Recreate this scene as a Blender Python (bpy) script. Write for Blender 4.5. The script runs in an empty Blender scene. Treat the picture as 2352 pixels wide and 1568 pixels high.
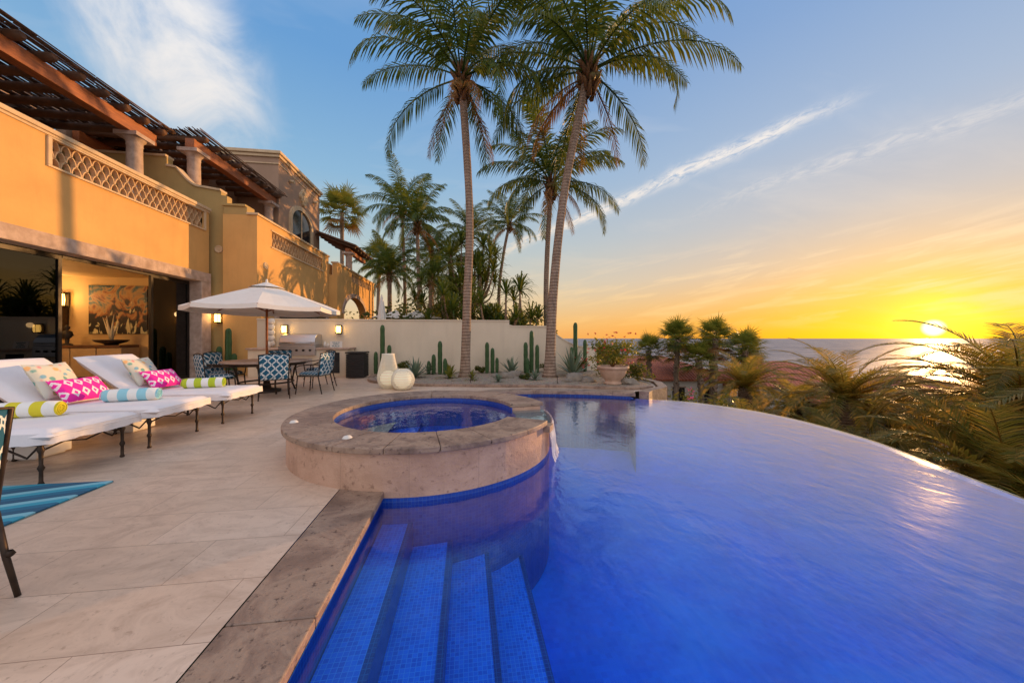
import bpy, bmesh, math, random
from mathutils import Vector, Matrix, noise as mnoise
R=random.Random(7)
rad=math.radians
scene=bpy.context.scene
COL=scene.collection
# ------------------------------------------------------------------ builder
class B:
    def __init__(s): s.v=[];s.f=[];s.m=[];s.sm=[]
    def add(s,vs,fs,m=0,sm=False):
        o=len(s.v); s.v+= [tuple(v) for v in vs]
        for f in fs: s.f.append([i+o for i in f]); s.m.append(m); s.sm.append(sm)
    def box(s,x0,x1,y0,y1,z0,z1,m=0,M=None):
        vs=[Vector((x,y,z)) for z in(z0,z1) for y in(y0,y1) for x in(x0,x1)]
        if M is not None: vs=[M@v for v in vs]
        s.add(vs,[(0,2,3,1),(4,5,7,6),(0,1,5,4),(2,6,7,3),(0,4,6,2),(1,3,7,5)],m)
    def tube(s,pts,rs,n=8,m=0,cap=True,sm=True):
        pts=[Vector(p) for p in pts]
        if not hasattr(rs,'__len__'): rs=[rs]*len(pts)
        vs=[];fs=[]
        up=Vector((0,0,1))
        d0=(pts[1]-pts[0]).normalized()
        a=d0.cross(up) if abs(d0.z)<.95 else d0.cross(Vector((1,0,0)))
        a.normalize()
        for i,p in enumerate(pts):
            if i==0:d=pts[1]-p
            elif i==len(pts)-1:d=p-pts[i-1]
            else:d=pts[i+1]-pts[i-1]
            d.normalize()
            a=(a-d*a.dot(d)).normalized(); b=d.cross(a)
            for k in range(n):
                t=2*math.pi*k/n
                vs.append(p+(a*math.cos(t)+b*math.sin(t))*rs[i])
        for i in range(len(pts)-1):
            for k in range(n):
                k2=(k+1)%n
                fs.append((i*n+k,i*n+k2,(i+1)*n+k2,(i+1)*n+k))
        s.add(vs,fs,m,sm)
        if cap:
            o=len(s.v)-len(vs)
            s.f.append([o+k for k in range(n)][::-1]);s.m.append(m);s.sm.append(False)
            o2=o+(len(pts)-1)*n
            s.f.append([o2+k for k in range(n)]);s.m.append(m);s.sm.append(False)
    def lathe(s,prof,c=(0,0,0),n=24,m=0,sm=True,M=None,rib=0,ribn=8):
        vs=[];fs=[]
        for (r,z) in prof:
            for k in range(n):
                t=2*math.pi*k/n
                rr=r*(1+rib*math.cos(ribn*t))
                v=Vector((c[0]+rr*math.cos(t),c[1]+rr*math.sin(t),c[2]+z))
                if M is not None: v=M@v
                vs.append(v)
        for i in range(len(prof)-1):
            for k in range(n):
                k2=(k+1)%n
                fs.append((i*n+k,i*n+k2,(i+1)*n+k2,(i+1)*n+k))
        s.add(vs,fs,m,sm)
    def poly(s,pts,axis,a0,a1,m=0):
        def P(p,a):
            return {'x':(a,p[0],p[1]),'y':(p[0],a,p[1]),'z':(p[0],p[1],a)}[axis]
        n=len(pts)
        vs=[P(p,a0) for p in pts]+[P(p,a1) for p in pts]
        fs=[list(range(n))[::-1],list(range(n,2*n))]
        fs+=[(i,(i+1)%n,n+(i+1)%n,n+i) for i in range(n)]
        s.add(vs,fs,m)
    def obj(s,name,mats,parent=None,off=(0,0,0),bevel=0,loc=None,recalc=True):
        me=bpy.data.meshes.new(name)
        o=Vector(off)
        me.from_pydata([Vector(v)-o for v in s.v],[],s.f)
        for mt in (mats if isinstance(mats,(list,tuple)) else [mats]): me.materials.append(mt)
        for i,p in enumerate(me.polygons):
            p.material_index=s.m[i]; p.use_smooth=s.sm[i]
        if recalc:
            bm=bmesh.new(); bm.from_mesh(me)
            bmesh.ops.recalc_face_normals(bm,faces=bm.faces)
            bm.to_mesh(me); bm.free()
        me.update()
        ob=bpy.data.objects.new(name,me); COL.objects.link(ob)
        if parent is not None: ob.parent=parent
        if loc is not None: ob.location=loc
        if bevel:
            md=ob.modifiers.new('Bevel','BEVEL'); md.width=bevel; md.segments=2; md.limit_method='ANGLE'; md.angle_limit=rad(40)
        return ob
def thing(name,loc,label,cat,rot=0,group=None,scale=1):
    e=bpy.data.objects.new(name,None); e.location=loc; e.rotation_euler=(0,0,rot); e.scale=(scale,)*3
    e.empty_display_size=.2; COL.objects.link(e)
    e["label"]=label; e["category"]=cat
    if group: e["group"]=group
    return e
def tag(o,label,cat,group=None):
    o["label"]=label;o["category"]=cat
    if group:o["group"]=group
    return o
def dup(root,loc,rot=0,scale=None,label=None):
    def cp(o,par):
        c=o.copy(); COL.objects.link(c)
        if par is not None: c.parent=par; c.matrix_parent_inverse=o.matrix_parent_inverse.copy()
        for ch in o.children: cp(ch,c)
        return c
    n=cp(root,None); n.location=loc; n.rotation_euler=(0,0,rot)
    if scale is not None: n.scale=(scale,)*3
    if label: n["label"]=label
    return n
def catmull(P,n=8):
    P=[Vector(p) for p in P]; out=[]
    for i in range(len(P)-1):
        p0=P[max(i-1,0)];p1=P[i];p2=P[i+1];p3=P[min(i+2,len(P)-1)]
        for k in range(n):
            t=k/n
            out.append(.5*((2*p1)+(-p0+p2)*t+(2*p0-5*p1+4*p2-p3)*t*t+(-p0+3*p1-3*p2+p3)*t**3))
    out.append(P[-1]); return out
# ------------------------------------------------------------------ materials
class NT:
    def __init__(s,tree): s.t=tree; s.n=tree.nodes; s.l=tree.links
    def node(s,typ,**k):
        nd=s.n.new(typ)
        for a,b in k.items(): setattr(nd,a,b)
        return nd
    def set(s,inp,val):
        if hasattr(val,'is_output'): s.l.new(val,inp)
        elif val is not None:
            if inp.type=='RGBA' and len(val)==3: val=(*val,1)
            inp.default_value=val
    def M(s,op,a,b=None,c=None,clamp=False):
        nd=s.node('ShaderNodeMath',operation=op); nd.use_clamp=clamp
        s.set(nd.inputs[0],a)
        if b is not None:s.set(nd.inputs[1],b)
        if c is not None:s.set(nd.inputs[2],c)
        return nd.outputs[0]
    def V(s,op,a,b=None,c=None):
        nd=s.node('ShaderNodeVectorMath',operation=op)
        s.set(nd.inputs[0],a)
        if b is not None:s.set(nd.inputs[1],b)
        if op in('DOT_PRODUCT','LENGTH','DISTANCE'): return nd.outputs['Value']
        return nd.outputs['Vector']
    def scale(s,a,f):
        nd=s.node('ShaderNodeVectorMath',operation='SCALE'); s.set(nd.inputs[0],a); s.set(nd.inputs['Scale'],f); return nd.outputs['Vector']
    def mix(s,f,a,b,mode='MIX'):
        nd=s.node('ShaderNodeMix',data_type='RGBA',blend_type=mode)
        s.set(nd.inputs[0],f); s.set(nd.inputs[6],a); s.set(nd.inputs[7],b); return nd.outputs[2]
    def noise(s,vec,scale=5,detail=5,rough=.55,dist=0):
        nd=s.node('ShaderNodeTexNoise'); nd.inputs['Scale'].default_value=scale; nd.inputs['Detail'].default_value=detail
        nd.inputs['Roughness'].default_value=rough; nd.inputs['Distortion'].default_value=dist
        if vec is not None:s.l.new(vec,nd.inputs['Vector'])
        return nd.outputs['Fac']
    def ramp(s,f,stops,interp='LINEAR'):
        nd=s.node('ShaderNodeValToRGB'); cr=nd.color_ramp; cr.interpolation=interp
        while len(cr.elements)<len(stops): cr.elements.new(.5)
        for e,(p,c) in zip(cr.elements,stops): e.position=p; e.color=(*c,1) if len(c)==3 else c
        s.l.new(f,nd.inputs[0]); return nd.outputs[0]
    def rng(s,v,a,b,c=0,d=1,sm=False):
        nd=s.node('ShaderNodeMapRange'); nd.clamp=True
        if sm: nd.interpolation_type='SMOOTHSTEP'
        s.set(nd.inputs[0],v)
        for i,x in enumerate((a,b,c,d)): nd.inputs[i+1].default_value=x
        return nd.outputs[0]
    def sep(s,v):
        nd=s.node('ShaderNodeSeparateXYZ'); s.l.new(v,nd.inputs[0]); return nd.outputs
    def comb(s,x,y,z):
        nd=s.node('ShaderNodeCombineXYZ')
        for i,a in enumerate((x,y,z)): s.set(nd.inputs[i],a)
        return nd.outputs[0]
    def bump(s,h,strength=.3,dist=.02,normal=None):
        nd=s.node('ShaderNodeBump'); nd.inputs['Strength'].default_value=strength; nd.inputs['Distance'].default_value=dist
        s.l.new(h,nd.inputs['Height'])
        if normal is not None: s.l.new(normal,nd.inputs['Normal'])
        return nd.outputs[0]
def newmat(name):
    m=bpy.data.materials.new(name); m.use_nodes=True
    nt=NT(m.node_tree); p=m.node_tree.nodes['Principled BSDF']
    tc=nt.node('ShaderNodeTexCoord').outputs['Object']
    return m,nt,p,tc
def mat(name,c1,c2=None,scale=3,rough=.75,bump=0,bscale=40,metal=0,detail=6,lo=.3,hi=.7,bd=.01,emit=None,es=1,spec=None,stretch=None,stain=0):
    m,nt,p,tc=newmat(name)
    vec=tc
    if stretch: vec=nt.V('MULTIPLY',tc,stretch)
    if c2 is None: c2=tuple(x*.8 for x in c1)
    f=nt.noise(vec,scale,detail)
    col=nt.ramp(f,[(lo,c1),(hi,c2)])
    if stain:
        sn=nt.noise(nt.V('MULTIPLY',tc,(2.2,2.2,.35)),1.6,6,.65)
        col=nt.mix(nt.rng(sn,.5,.78,0,stain),col,tuple(x*.55 for x in c2))
        sn2=nt.noise(tc,11,6,.7); col=nt.mix(nt.rng(sn2,.55,.75,0,stain*.6),col,tuple(x*.7 for x in c2))
    nt.l.new(col,p.inputs['Base Color'])
    p.inputs['Roughness'].default_value=rough; p.inputs['Metallic'].default_value=metal
    if spec is not None:p.inputs['Specular IOR Level'].default_value=spec
    if bump: nt.l.new(nt.bump(nt.noise(vec,bscale,5),bump,bd),p.inputs['Normal'])
    if emit:
        p.inputs['Emission Color'].default_value=(*emit,1); p.inputs['Emission Strength'].default_value=es
    return m
def leafmat(name,cols,trans=.3,rough=.45,tcol=(.30,.24,.02)):
    m,nt,p,tc=newmat(name)
    g=nt.node('ShaderNodeNewGeometry')
    f=nt.M('ADD',nt.M('MULTIPLY',g.outputs['Random Per Island'],.55),nt.M('MULTIPLY',nt.noise(tc,1.1,2),.5))
    st=[(.1+.8*i/(len(cols)-1),c) for i,c in enumerate(cols)]
    col=nt.ramp(f,st)
    nt.l.new(col,p.inputs['Base Color']); p.inputs['Roughness'].default_value=rough
    p.inputs['Specular IOR Level'].default_value=.3
    tr=nt.node('ShaderNodeBsdfTranslucent'); nt.l.new(nt.mix(.5,col,tcol,'ADD'),tr.inputs[0])
    mx=nt.node('ShaderNodeMixShader'); mx.inputs[0].default_value=trans
    nt.l.new(p.outputs[0],mx.inputs[1]); nt.l.new(tr.outputs[0],mx.inputs[2])
    out=m.node_tree.nodes['Material Output']; nt.l.new(mx.outputs[0],out.inputs[0])
    return m
stucco=mat('ochre_stucco',(.73,.42,.14),(.63,.35,.115),1.2,.85,.35,35,bd=.006,stain=.25)
stucco_o=mat('olive_stucco',(.50,.34,.13),(.42,.29,.11),1.2,.85,.35,35,bd=.006,stain=.22)
stucco_b=mat('brown_stucco',(.42,.27,.18),(.36,.23,.15),1.2,.85,.3,35,bd=.006,stain=.1)
stucco_w=mat('cream_stucco',(.76,.65,.50),(.68,.58,.44),.9,.85,.25,30,bd=.006,stain=.2)
white_st=mat('white_stucco',(.75,.70,.64),(.66,.62,.56),.9,.85,.2,30)
trim=mat('moulding',(.70,.52,.32),(.58,.42,.25),3,.8,.2,40,stain=.35)
cantera=mat('cantera_stone',(.60,.45,.36),(.36,.25,.19),5,.8,.5,28,detail=9,stain=.35)
terracotta=mat('urn_stone',(.62,.42,.30),(.46,.29,.20),5,.8,.4,28,stain=.3)
wood=mat('pergola_wood',(.44,.13,.03),(.24,.065,.018),3,.55,.3,20,stretch=(8,1,8))
wood_d=mat('dark_log',(.16,.07,.03),(.08,.035,.015),4,.7,.4,20)
reed=mat('reed_stick',(.19,.10,.055),(.08,.042,.025),9,.8)
breeze=mat('clay_screen_tile',(.70,.48,.27),(.55,.36,.19),6,.8,.2,50)
bronze=mat('bronze_metal',(.07,.045,.03),(.03,.02,.015),12,.45,.1,60,metal=.6)
darkframe=mat('door_frame_metal',(.03,.022,.018),(.02,.015,.012),8,.4,metal=.5)
steel=mat('stainless_steel',(.55,.55,.56),(.42,.42,.44),14,.28,metal=1,stretch=(1,20,20))
black=mat('black_wicker',(.025,.02,.018),(.012,.01,.01),60,.6,.6,90)
cloth=mat('white_cushion_cloth',(.80,.77,.78),(.74,.71,.73),2.5,.9,.4,7,bd=.02)
canvas=mat('parasol_canvas',(.82,.78,.72),(.77,.72,.66),3,.9,.15,30)
gravel,nt,p,tc=newmat('gravel')
vo=nt.node('ShaderNodeTexVoronoi'); vo.inputs['Scale'].default_value=38; nt.l.new(tc,vo.inputs['Vector'])
nt.l.new(nt.mix(.75,nt.ramp(nt.noise(tc,2,4),[(.3,(.42,.33,.25)),(.7,(.30,.23,.17))]),nt.mix(.5,(.42,.34,.26),vo.outputs['Color'],'MULTIPLY')),p.inputs['Base Color'])
nt.l.new(nt.bump(vo.outputs['Distance'],.9,.02),p.inputs['Normal']); p.inputs['Roughness'].default_value=.9
# travertine deck
deckm,nt,p,tc=newmat('travertine_tile')
br=nt.node('ShaderNodeTexBrick'); br.offset=.5
br.inputs['Scale'].default_value=1; br.inputs['Brick Width'].default_value=.80; br.inputs['Row Height'].default_value=.405
br.inputs['Mortar Size'].default_value=.0024; br.inputs['Mortar Smooth'].default_value=.3; br.inputs['Bias'].default_value=0
br.inputs['Color1'].default_value=(.70,.53,.405,1); br.inputs['Color2'].default_value=(.60,.445,.33,1); br.inputs['Mortar'].default_value=(.32,.22,.16,1)
nt.l.new(tc,br.inputs['Vector'])
vein=nt.noise(nt.V('MULTIPLY',tc,(1,1.6,1)),2.4,9,.72,1.8)
cloud=nt.noise(tc,.8,5,.6)
col=nt.mix(nt.rng(vein,.42,.66,0,.7),br.outputs['Color'],(.42,.29,.205))
col=nt.mix(nt.rng(cloud,.4,.65,0,.3),col,(.72,.58,.46))
sp=nt.noise(tc,26,6,.72); col=nt.mix(nt.rng(sp,.57,.68,0,.6),col,(.30,.20,.14))
col=nt.mix(br.outputs['Fac'],col,(.32,.22,.16))
nt.l.new(col,p.inputs['Base Color'])
nt.l.new(nt.rng(vein,.3,.7,.30,.52),p.inputs['Roughness'])
h=nt.M('SUBTRACT',nt.M('MULTIPLY',sp,.2),br.outputs['Fac'])
nt.l.new(nt.bump(h,.35,.004),p.inputs['Normal'])
# coping stone
cop,nt,p,tc=newmat('coping_stone')
n1=nt.noise(tc,3.2,9,.68,.6); n2=nt.noise(tc,22,6,.7)
col=nt.ramp(n1,[(.28,(.14,.09,.065)),(.45,(.25,.165,.12)),(.55,(.36,.25,.18)),(.72,(.21,.14,.10))])
col=nt.mix(nt.rng(n2,.57,.66),col,(.09,.055,.04)); nt.l.new(col,p.inputs['Base Color'])
p.inputs['Roughness'].default_value=.55; nt.l.new(nt.bump(nt.M('ADD',n1,n2),.6,.014),p.inputs['Normal'])
spast,nt,p,tc=newmat('spa_stone')
n1=nt.noise(tc,2.2,9,.66,.5); n2=nt.noise(tc,16,7,.72)
sx=nt.sep(tc); ang=nt.M('MULTIPLY',nt.M('ARCTAN2',sx[1],sx[0]),8/math.pi)
blk=nt.M('FLOOR',ang); wn=nt.node('ShaderNodeTexWhiteNoise',noise_dimensions='1D'); nt.l.new(blk,wn.inputs['W'])
joint=nt.rng(nt.M('ABSOLUTE',nt.M('SUBTRACT',nt.M('FRACT',ang),.5)),.495,.499,0,.6)
col=nt.ramp(n1,[(.3,(.64,.42,.31)),(.5,(.54,.34,.24)),(.7,(.42,.25,.17))])
col=nt.mix(nt.M('MULTIPLY',wn.outputs['Value'],.2),col,(.42,.27,.19))
col=nt.mix(nt.rng(n2,.57,.66,0,.75),col,(.22,.12,.08)); col=nt.mix(joint,col,(.25,.17,.12)); nt.l.new(col,p.inputs['Base Color'])
p.inputs['Roughness'].default_value=.65; nt.l.new(nt.bump(n2,.7,.02),p.inputs['Normal'])
def mosaic(name,c1,c2,mort,mode='flat',s=.034,c3=None,lo=.5):
    m,nt,p,tc=newmat(name); x=nt.sep(tc)
    if mode=='flat': vec=nt.comb(nt.M('ADD',x[0],x[2]),x[1],0)
    else: vec=nt.comb(nt.M('MULTIPLY',nt.M('ARCTAN2',x[1],x[0]),1.5),x[2],0)
    b=nt.node('ShaderNodeTexBrick'); b.offset=0; b.inputs['Scale'].default_value=1
    b.inputs['Brick Width'].default_value=s; b.inputs['Row Height'].default_value=s; b.inputs['Mortar Size'].default_value=.0017
    b.inputs['Color1'].default_value=(*c1,1); b.inputs['Color2'].default_value=(*c2,1); b.inputs['Mortar'].default_value=(*mort,1)
    nt.l.new(vec,b.inputs['Vector'])
    nn=nt.noise(tc,1.1,5,.6,.8)
    col=nt.mix(nt.rng(nn,.35,.7,0,lo),b.outputs['Color'],tuple(q*.5 for q in c1))
    if c3: col=nt.mix(nt.rng(nt.noise(tc,.55,6,.65,1.0),.42,.70,0,.6),col,c3)
    nt.l.new(col,p.inputs['Base Color']); p.inputs['Roughness'].default_value=.35
    return m
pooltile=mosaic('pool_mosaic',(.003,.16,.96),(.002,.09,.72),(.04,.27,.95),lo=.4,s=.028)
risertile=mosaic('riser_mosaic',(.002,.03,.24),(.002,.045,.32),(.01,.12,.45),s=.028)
floortile=mosaic('pool_floor_mosaic',(.002,.13,.90),(.002,.10,.80),(.004,.14,.84),s=.05,c3=(.015,.26,.98),lo=.5)
bandtile=mosaic('waterline_tile',(.01,.05,.34),(.01,.08,.46),(.06,.13,.40),mode='cyl',s=.03)
def watermat(name,bs,st,tint,rough=.05,pw_=4.0,f0=.025,amp=1.0):
    m,nt,p,tc=newmat(name)
    nrm=nt.bump(nt.M('ADD',nt.noise(nt.V('MULTIPLY',tc,(1,.7,1)),bs,2,.5,.6),nt.M('MULTIPLY',nt.noise(nt.V('MULTIPLY',tc,(1,.6,1)),bs*4,2),.35)),st,.03)
    lw=nt.node('ShaderNodeLayerWeight'); lw.inputs['Blend'].default_value=.5; nt.l.new(nrm,lw.inputs['Normal'])
    fac=nt.M('ADD',f0,nt.M('MULTIPLY',nt.M('POWER',lw.outputs['Facing'],pw_),amp),clamp=True)
    t=nt.node('ShaderNodeBsdfTransparent'); t.inputs[0].default_value=(*tint,1)
    g=nt.node('ShaderNodeBsdfGlossy'); g.inputs['Roughness'].default_value=rough; nt.l.new(nrm,g.inputs['Normal'])
    mx=nt.node('ShaderNodeMixShader'); nt.l.new(fac,mx.inputs[0]); nt.l.new(t.outputs[0],mx.inputs[1]); nt.l.new(g.outputs[0],mx.inputs[2])
    nt.l.new(mx.outputs[0],m.node_tree.nodes['Material Output'].inputs[0]); return m
water=watermat('pool_water_surface',3.6,.20,(.78,.92,1),.13,2.85,.015,1.08)
spaw=watermat('spa_water_surface',4,.14,(.7,.88,1),.03,4.2,.02,1.0)
ocean,nt,p,tc=newmat('ocean_water')
p.inputs['Roughness'].default_value=.5; p.inputs['Specular IOR Level'].default_value=.10
n=nt.M('ADD',nt.noise(tc,.05,6,.65),nt.M('MULTIPLY',nt.noise(tc,.4,4,.6),.25))
nt.l.new(nt.bump(n,1,4.0),p.inputs['Normal'])
cn=nt.noise(nt.V('MULTIPLY',tc,(1,1,1)),.014,8,.72)
nt.l.new(nt.ramp(cn,[(.38,(.14,.155,.19)),(.62,(.33,.30,.31))]),p.inputs['Base Color'])
glass,nt,p,tc=newmat('dark_glass')
g=nt.node('ShaderNodeBsdfGlossy'); g.inputs['Roughness'].default_value=.01; g.inputs[0].default_value=(.8,.8,.8,1)
t=nt.node('ShaderNodeBsdfTransparent'); t.inputs[0].default_value=(.16,.14,.12,1)
mx=nt.node('ShaderNodeMixShader'); fr=nt.node('ShaderNodeFresnel'); fr.inputs[0].default_value=1.6
nt.l.new(fr.outputs[0],mx.inputs[0]); nt.l.new(t.outputs[0],mx.inputs[1]); nt.l.new(g.outputs[0],mx.inputs[2]); nt.l.new(mx.outputs[0],glass.node_tree.nodes['Material Output'].inputs[0])
winm=mat('window_glass_dark',(.03,.03,.035),(.02,.02,.02),2,.08)
lat,nt,p,tc=newmat('teal_lattice_fabric')
def ringpat(nt,tc,s,ox):
    x=nt.sep(tc)
    def cell(a,o): return nt.M('SUBTRACT',nt.M('FRACT',nt.M('ADD',nt.M('DIVIDE',a,s),o)),.5)
    u=nt.M('ADD',x[0],nt.M('MULTIPLY',x[1],1)); w=nt.M('ADD',x[2],nt.M('MULTIPLY',x[1],.9))
    a=cell(u,ox); b=cell(w,ox)
    d=nt.M('SQRT',nt.M('ADD',nt.M('MULTIPLY',a,a),nt.M('MULTIPLY',b,b)))
    return nt.M('LESS_THAN',nt.M('ABSOLUTE',nt.M('SUBTRACT',d,.40)),.042)
f=nt.M('MAXIMUM',ringpat(nt,tc,.15,0),ringpat(nt,tc,.15,.5))
nt.l.new(nt.mix(f,(.010,.10,.18),(.66,.70,.70)),p.inputs['Base Color']); p.inputs['Roughness'].default_value=.9
pink,nt,p,tc=newmat('pink_pattern_fabric')
x=nt.sep(tc)
a=nt.M('ABSOLUTE',nt.M('SUBTRACT',nt.M('FRACT',nt.M('MULTIPLY',x[0],10)),.5)); b=nt.M('ABSOLUTE',nt.M('SUBTRACT',nt.M('FRACT',nt.M('MULTIPLY',x[1],7)),.5))
d=nt.M('ADD',nt.M('ADD',a,b),nt.M('MULTIPLY',nt.noise(tc,60,2),.15))
f=nt.M('LESS_THAN',nt.M('ABSOLUTE',nt.M('SUBTRACT',d,.38)),.12)
nt.l.new(nt.mix(f,(.85,.02,.36),(.85,.72,.78)),p.inputs['Base Color']); p.inputs['Roughness'].default_value=.9
floral,nt,p,tc=newmat('floral_fabric')
vo=nt.node('ShaderNodeTexVoronoi'); vo.inputs['Scale'].default_value=13; nt.l.new(tc,vo.inputs['Vector'])
hs=nt.ramp(nt.sep(vo.outputs['Color'])[0],[(.0,(.75,.30,.30)),(.25,(.15,.38,.34)),(.45,(.72,.68,.55)),(.62,(.20,.42,.55)),(.8,(.75,.45,.20)),(.95,(.35,.42,.15))],'CONSTANT')
f=nt.rng(nt.M('ADD',vo.outputs['Distance'],nt.M('MULTIPLY',nt.noise(tc,30,3),.25)),.42,.55)
nt.l.new(nt.mix(f,hs,(.62,.62,.52)),p.inputs['Base Color']); p.inputs['Roughness'].default_value=.9
def towelmat(name,c):
    m,nt,p,tc=newmat(name); x=nt.sep(tc)
    f=nt.M('GREATER_THAN',nt.M('FRACT',nt.M('ADD',nt.M('MULTIPLY',x[0],5.6),.1)),.5)
    nt.l.new(nt.mix(f,(.82,.82,.78),c),p.inputs['Base Color']); p.inputs['Roughness'].default_value=.95
    nt.l.new(nt.bump(nt.noise(tc,140,3),.6,.006),p.inputs['Normal']); return m
tw_y=towelmat('yellow_striped_towel',(.68,.60,.03)); tw_b=towelmat('blue_striped_towel',(.30,.62,.72)); tw_g=towelmat('green_striped_towel',(.46,.58,.03))
rug,nt,p,tc=newmat('blue_rug'); x=nt.sep(tc)
zz=nt.M('PINGPONG',x[0],.8)
f=nt.M('FRACT',nt.M('MULTIPLY',nt.M('ADD',x[1],nt.M('MULTIPLY',zz,.35)),3.6))
nt.l.new(nt.ramp(f,[(0,(.02,.14,.24)),(.25,(.04,.30,.42)),(.5,(.20,.46,.54)),(.72,(.025,.10,.18))],'CONSTANT'),p.inputs['Base Color'])
p.inputs['Roughness'].default_value=.95; nt.l.new(nt.bump(nt.noise(tc,160,2),.5,.004),p.inputs['Normal'])
tilered,nt,p,tc=newmat('clay_roof_tile'); x=nt.sep(tc)
wv=nt.M('SINE',nt.M('MULTIPLY',x[0],24))
nt.l.new(nt.ramp(nt.noise(tc,3,5),[(.3,(.55,.17,.09)),(.7,(.36,.10,.055))]),p.inputs['Base Color']); p.inputs['Roughness'].default_value=.85
nt.l.new(nt.bump(nt.M('ADD',wv,nt.M('MULTIPLY',nt.M('SINE',nt.M('MULTIPLY',x[2],40)),.4)),.8,.05),p.inputs['Normal'])
palmleaf=leafmat('palm_leaf',[(.010,.032,.007),(.03,.075,.011),(.075,.13,.016),(.20,.18,.025)],.36,tcol=(.24,.20,.02))
dateleaf=leafmat('date_palm_leaf',[(.04,.07,.012),(.10,.13,.02),(.24,.18,.035),(.48,.27,.05)],.5,tcol=(.62,.33,.03))
fanleaf=leafmat('fan_palm_leaf',[(.03,.07,.010),(.08,.13,.02),(.20,.18,.035)],.45,tcol=(.45,.30,.03))
deadleaf=leafmat('dry_frond',[(.20,.08,.025),(.32,.15,.045),(.12,.055,.02)],.25)
shrubleaf=leafmat('shrub_leaf',[(.015,.035,.008),(.05,.08,.014),(.15,.13,.02)],.38)
redleaf=leafmat('red_flower',[(.55,.02,.03),(.75,.06,.08),(.45,.01,.06)])
pinkleaf=leafmat('pink_flower',[(.6,.02,.2),(.8,.08,.35)])
agavem=leafmat('agave_leaf',[(.09,.14,.10),(.14,.20,.14),(.20,.24,.14)],.05)
cactusm=mat('cactus_skin',(.05,.115,.03),(.022,.065,.017),8,.6,.3,30)
bark,nt,p,tc=newmat('palm_bark'); x=nt.sep(tc)
n1=nt.noise(tc,5,6); ringv=nt.M('SINE',nt.M('ADD',nt.M('MULTIPLY',x[2],62),nt.M('MULTIPLY',n1,3)))
col=nt.ramp(nt.noise(nt.V('MULTIPLY',tc,(3,3,1)),3,7,.7),[(.3,(.42,.30,.22)),(.55,(.30,.205,.145)),(.72,(.15,.095,.065))])
col=nt.mix(nt.rng(ringv,.4,1,0,.5),col,(.13,.085,.055)); nt.l.new(col,p.inputs['Base Color']); p.inputs['Roughness'].default_value=.9
nt.l.new(nt.bump(nt.M('ADD',ringv,nt.M('MULTIPLY',nt.noise(tc,40,4),1.5)),.6,.02),p.inputs['Normal'])
husk=mat('palm_fibre',(.26,.12,.045),(.11,.055,.02),14,.95,.9,30,bd=.03)
ground=mat('earth',(.075,.07,.03),(.035,.045,.016),.25,.95,.6,2,bd=.2)
rockm=mat('boulder_rock',(.30,.26,.21),(.18,.15,.12),5,.9,.6,20)
gloww=mat('lantern_globe',(.9,.87,.78),(.88,.84,.74),3,.5,emit=(1,.82,.55),es=.6)
lanf=mat('lantern_weave',(.86,.80,.66),(.78,.71,.56),60,.7,.4,120)
lampm=mat('lit_lamp_glass',(.9,.6,.2),(.9,.6,.2),3,.5,emit=(1,.55,.12),es=9)
interior=mat('interior_plaster',(.66,.46,.22),(.58,.40,.18),1.5,.8)
intfloor=mat('interior_floor',(.40,.30,.2),(.33,.25,.17),2,.4)
# ------------------------------------------------------------------ camera
cam=bpy.data.cameras.new('camera'); co=bpy.data.objects.new('camera',cam); COL.objects.link(co); scene.camera=co
co.location=(0,0,1.3); co.rotation_euler=(rad(90),0,-rad(7.5)); cam.lens=12; cam.sensor_width=36; cam.shift_y=-.003
cam.clip_start=.05; cam.clip_end=120000
scene.view_settings.view_transform='Standard'; scene.view_settings.look='None'; scene.view_settings.exposure=0
# ------------------------------------------------------------------ world
SUNAZ=58.5; SUNEL=1.1
sd=Vector((math.sin(rad(SUNAZ))*math.cos(rad(SUNEL)),math.cos(rad(SUNAZ))*math.cos(rad(SUNEL)),math.sin(rad(SUNEL))))
w=bpy.data.worlds.new("World"); scene.world=w; w.use_nodes=True
nt=NT(w.node_tree); bg=w.node_tree.nodes['Background']
d=nt.V('NORMALIZE',nt.node('ShaderNodeTexCoord').outputs['Generated'])
xyz=nt.sep(d); z=xyz[2]
sky=nt.node('ShaderNodeTexSky'); sky.sky_type='NISHITA'; sky.sun_disc=False; sky.sun_elevation=rad(3.5); sky.sun_rotation=rad(SUNAZ)
zc=nt.M('MAXIMUM',z,0)
base=nt.ramp(zc,[(0,(.84,.46,.20)),(.05,(.82,.56,.29)),(.13,(.64,.60,.46)),(.24,(.44,.57,.60)),(.40,(.26,.47,.68)),(.60,(.14,.34,.65)),(1,(.12,.30,.62))])
c=nt.V('DOT_PRODUCT',d,tuple(sd)); cp=nt.M('MAXIMUM',c,0)
base=nt.mix(nt.M('MULTIPLY',nt.M('POWER',cp,2.0),.92),base,nt.ramp(zc,[(0,(.94,.36,.03)),(.04,(.92,.43,.08)),(.09,(.86,.52,.21)),(.16,(.72,.55,.40)),(.27,(.55,.53,.55)),(.42,(.42,.49,.64)),(.65,(.28,.39,.64))]))
lowf=nt.M('POWER',2.718,nt.M('MULTIPLY',zc,-10.5))
g1=nt.M('MULTIPLY',nt.M('POWER',cp,9),lowf,clamp=True)
base=nt.mix(nt.M('MULTIPLY',g1,.98),base,(1.0,.40,.002))
g2=nt.M('MULTIPLY',nt.M('POWER',cp,42),nt.M('POWER',2.718,nt.M('MULTIPLY',zc,-8.5)),clamp=True)
base=nt.mix(g2,base,(1.08,.62,.0))
g3=nt.M('POWER',cp,650,clamp=True)
base=nt.mix(g3,base,(1.3,.95,.06))
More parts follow.
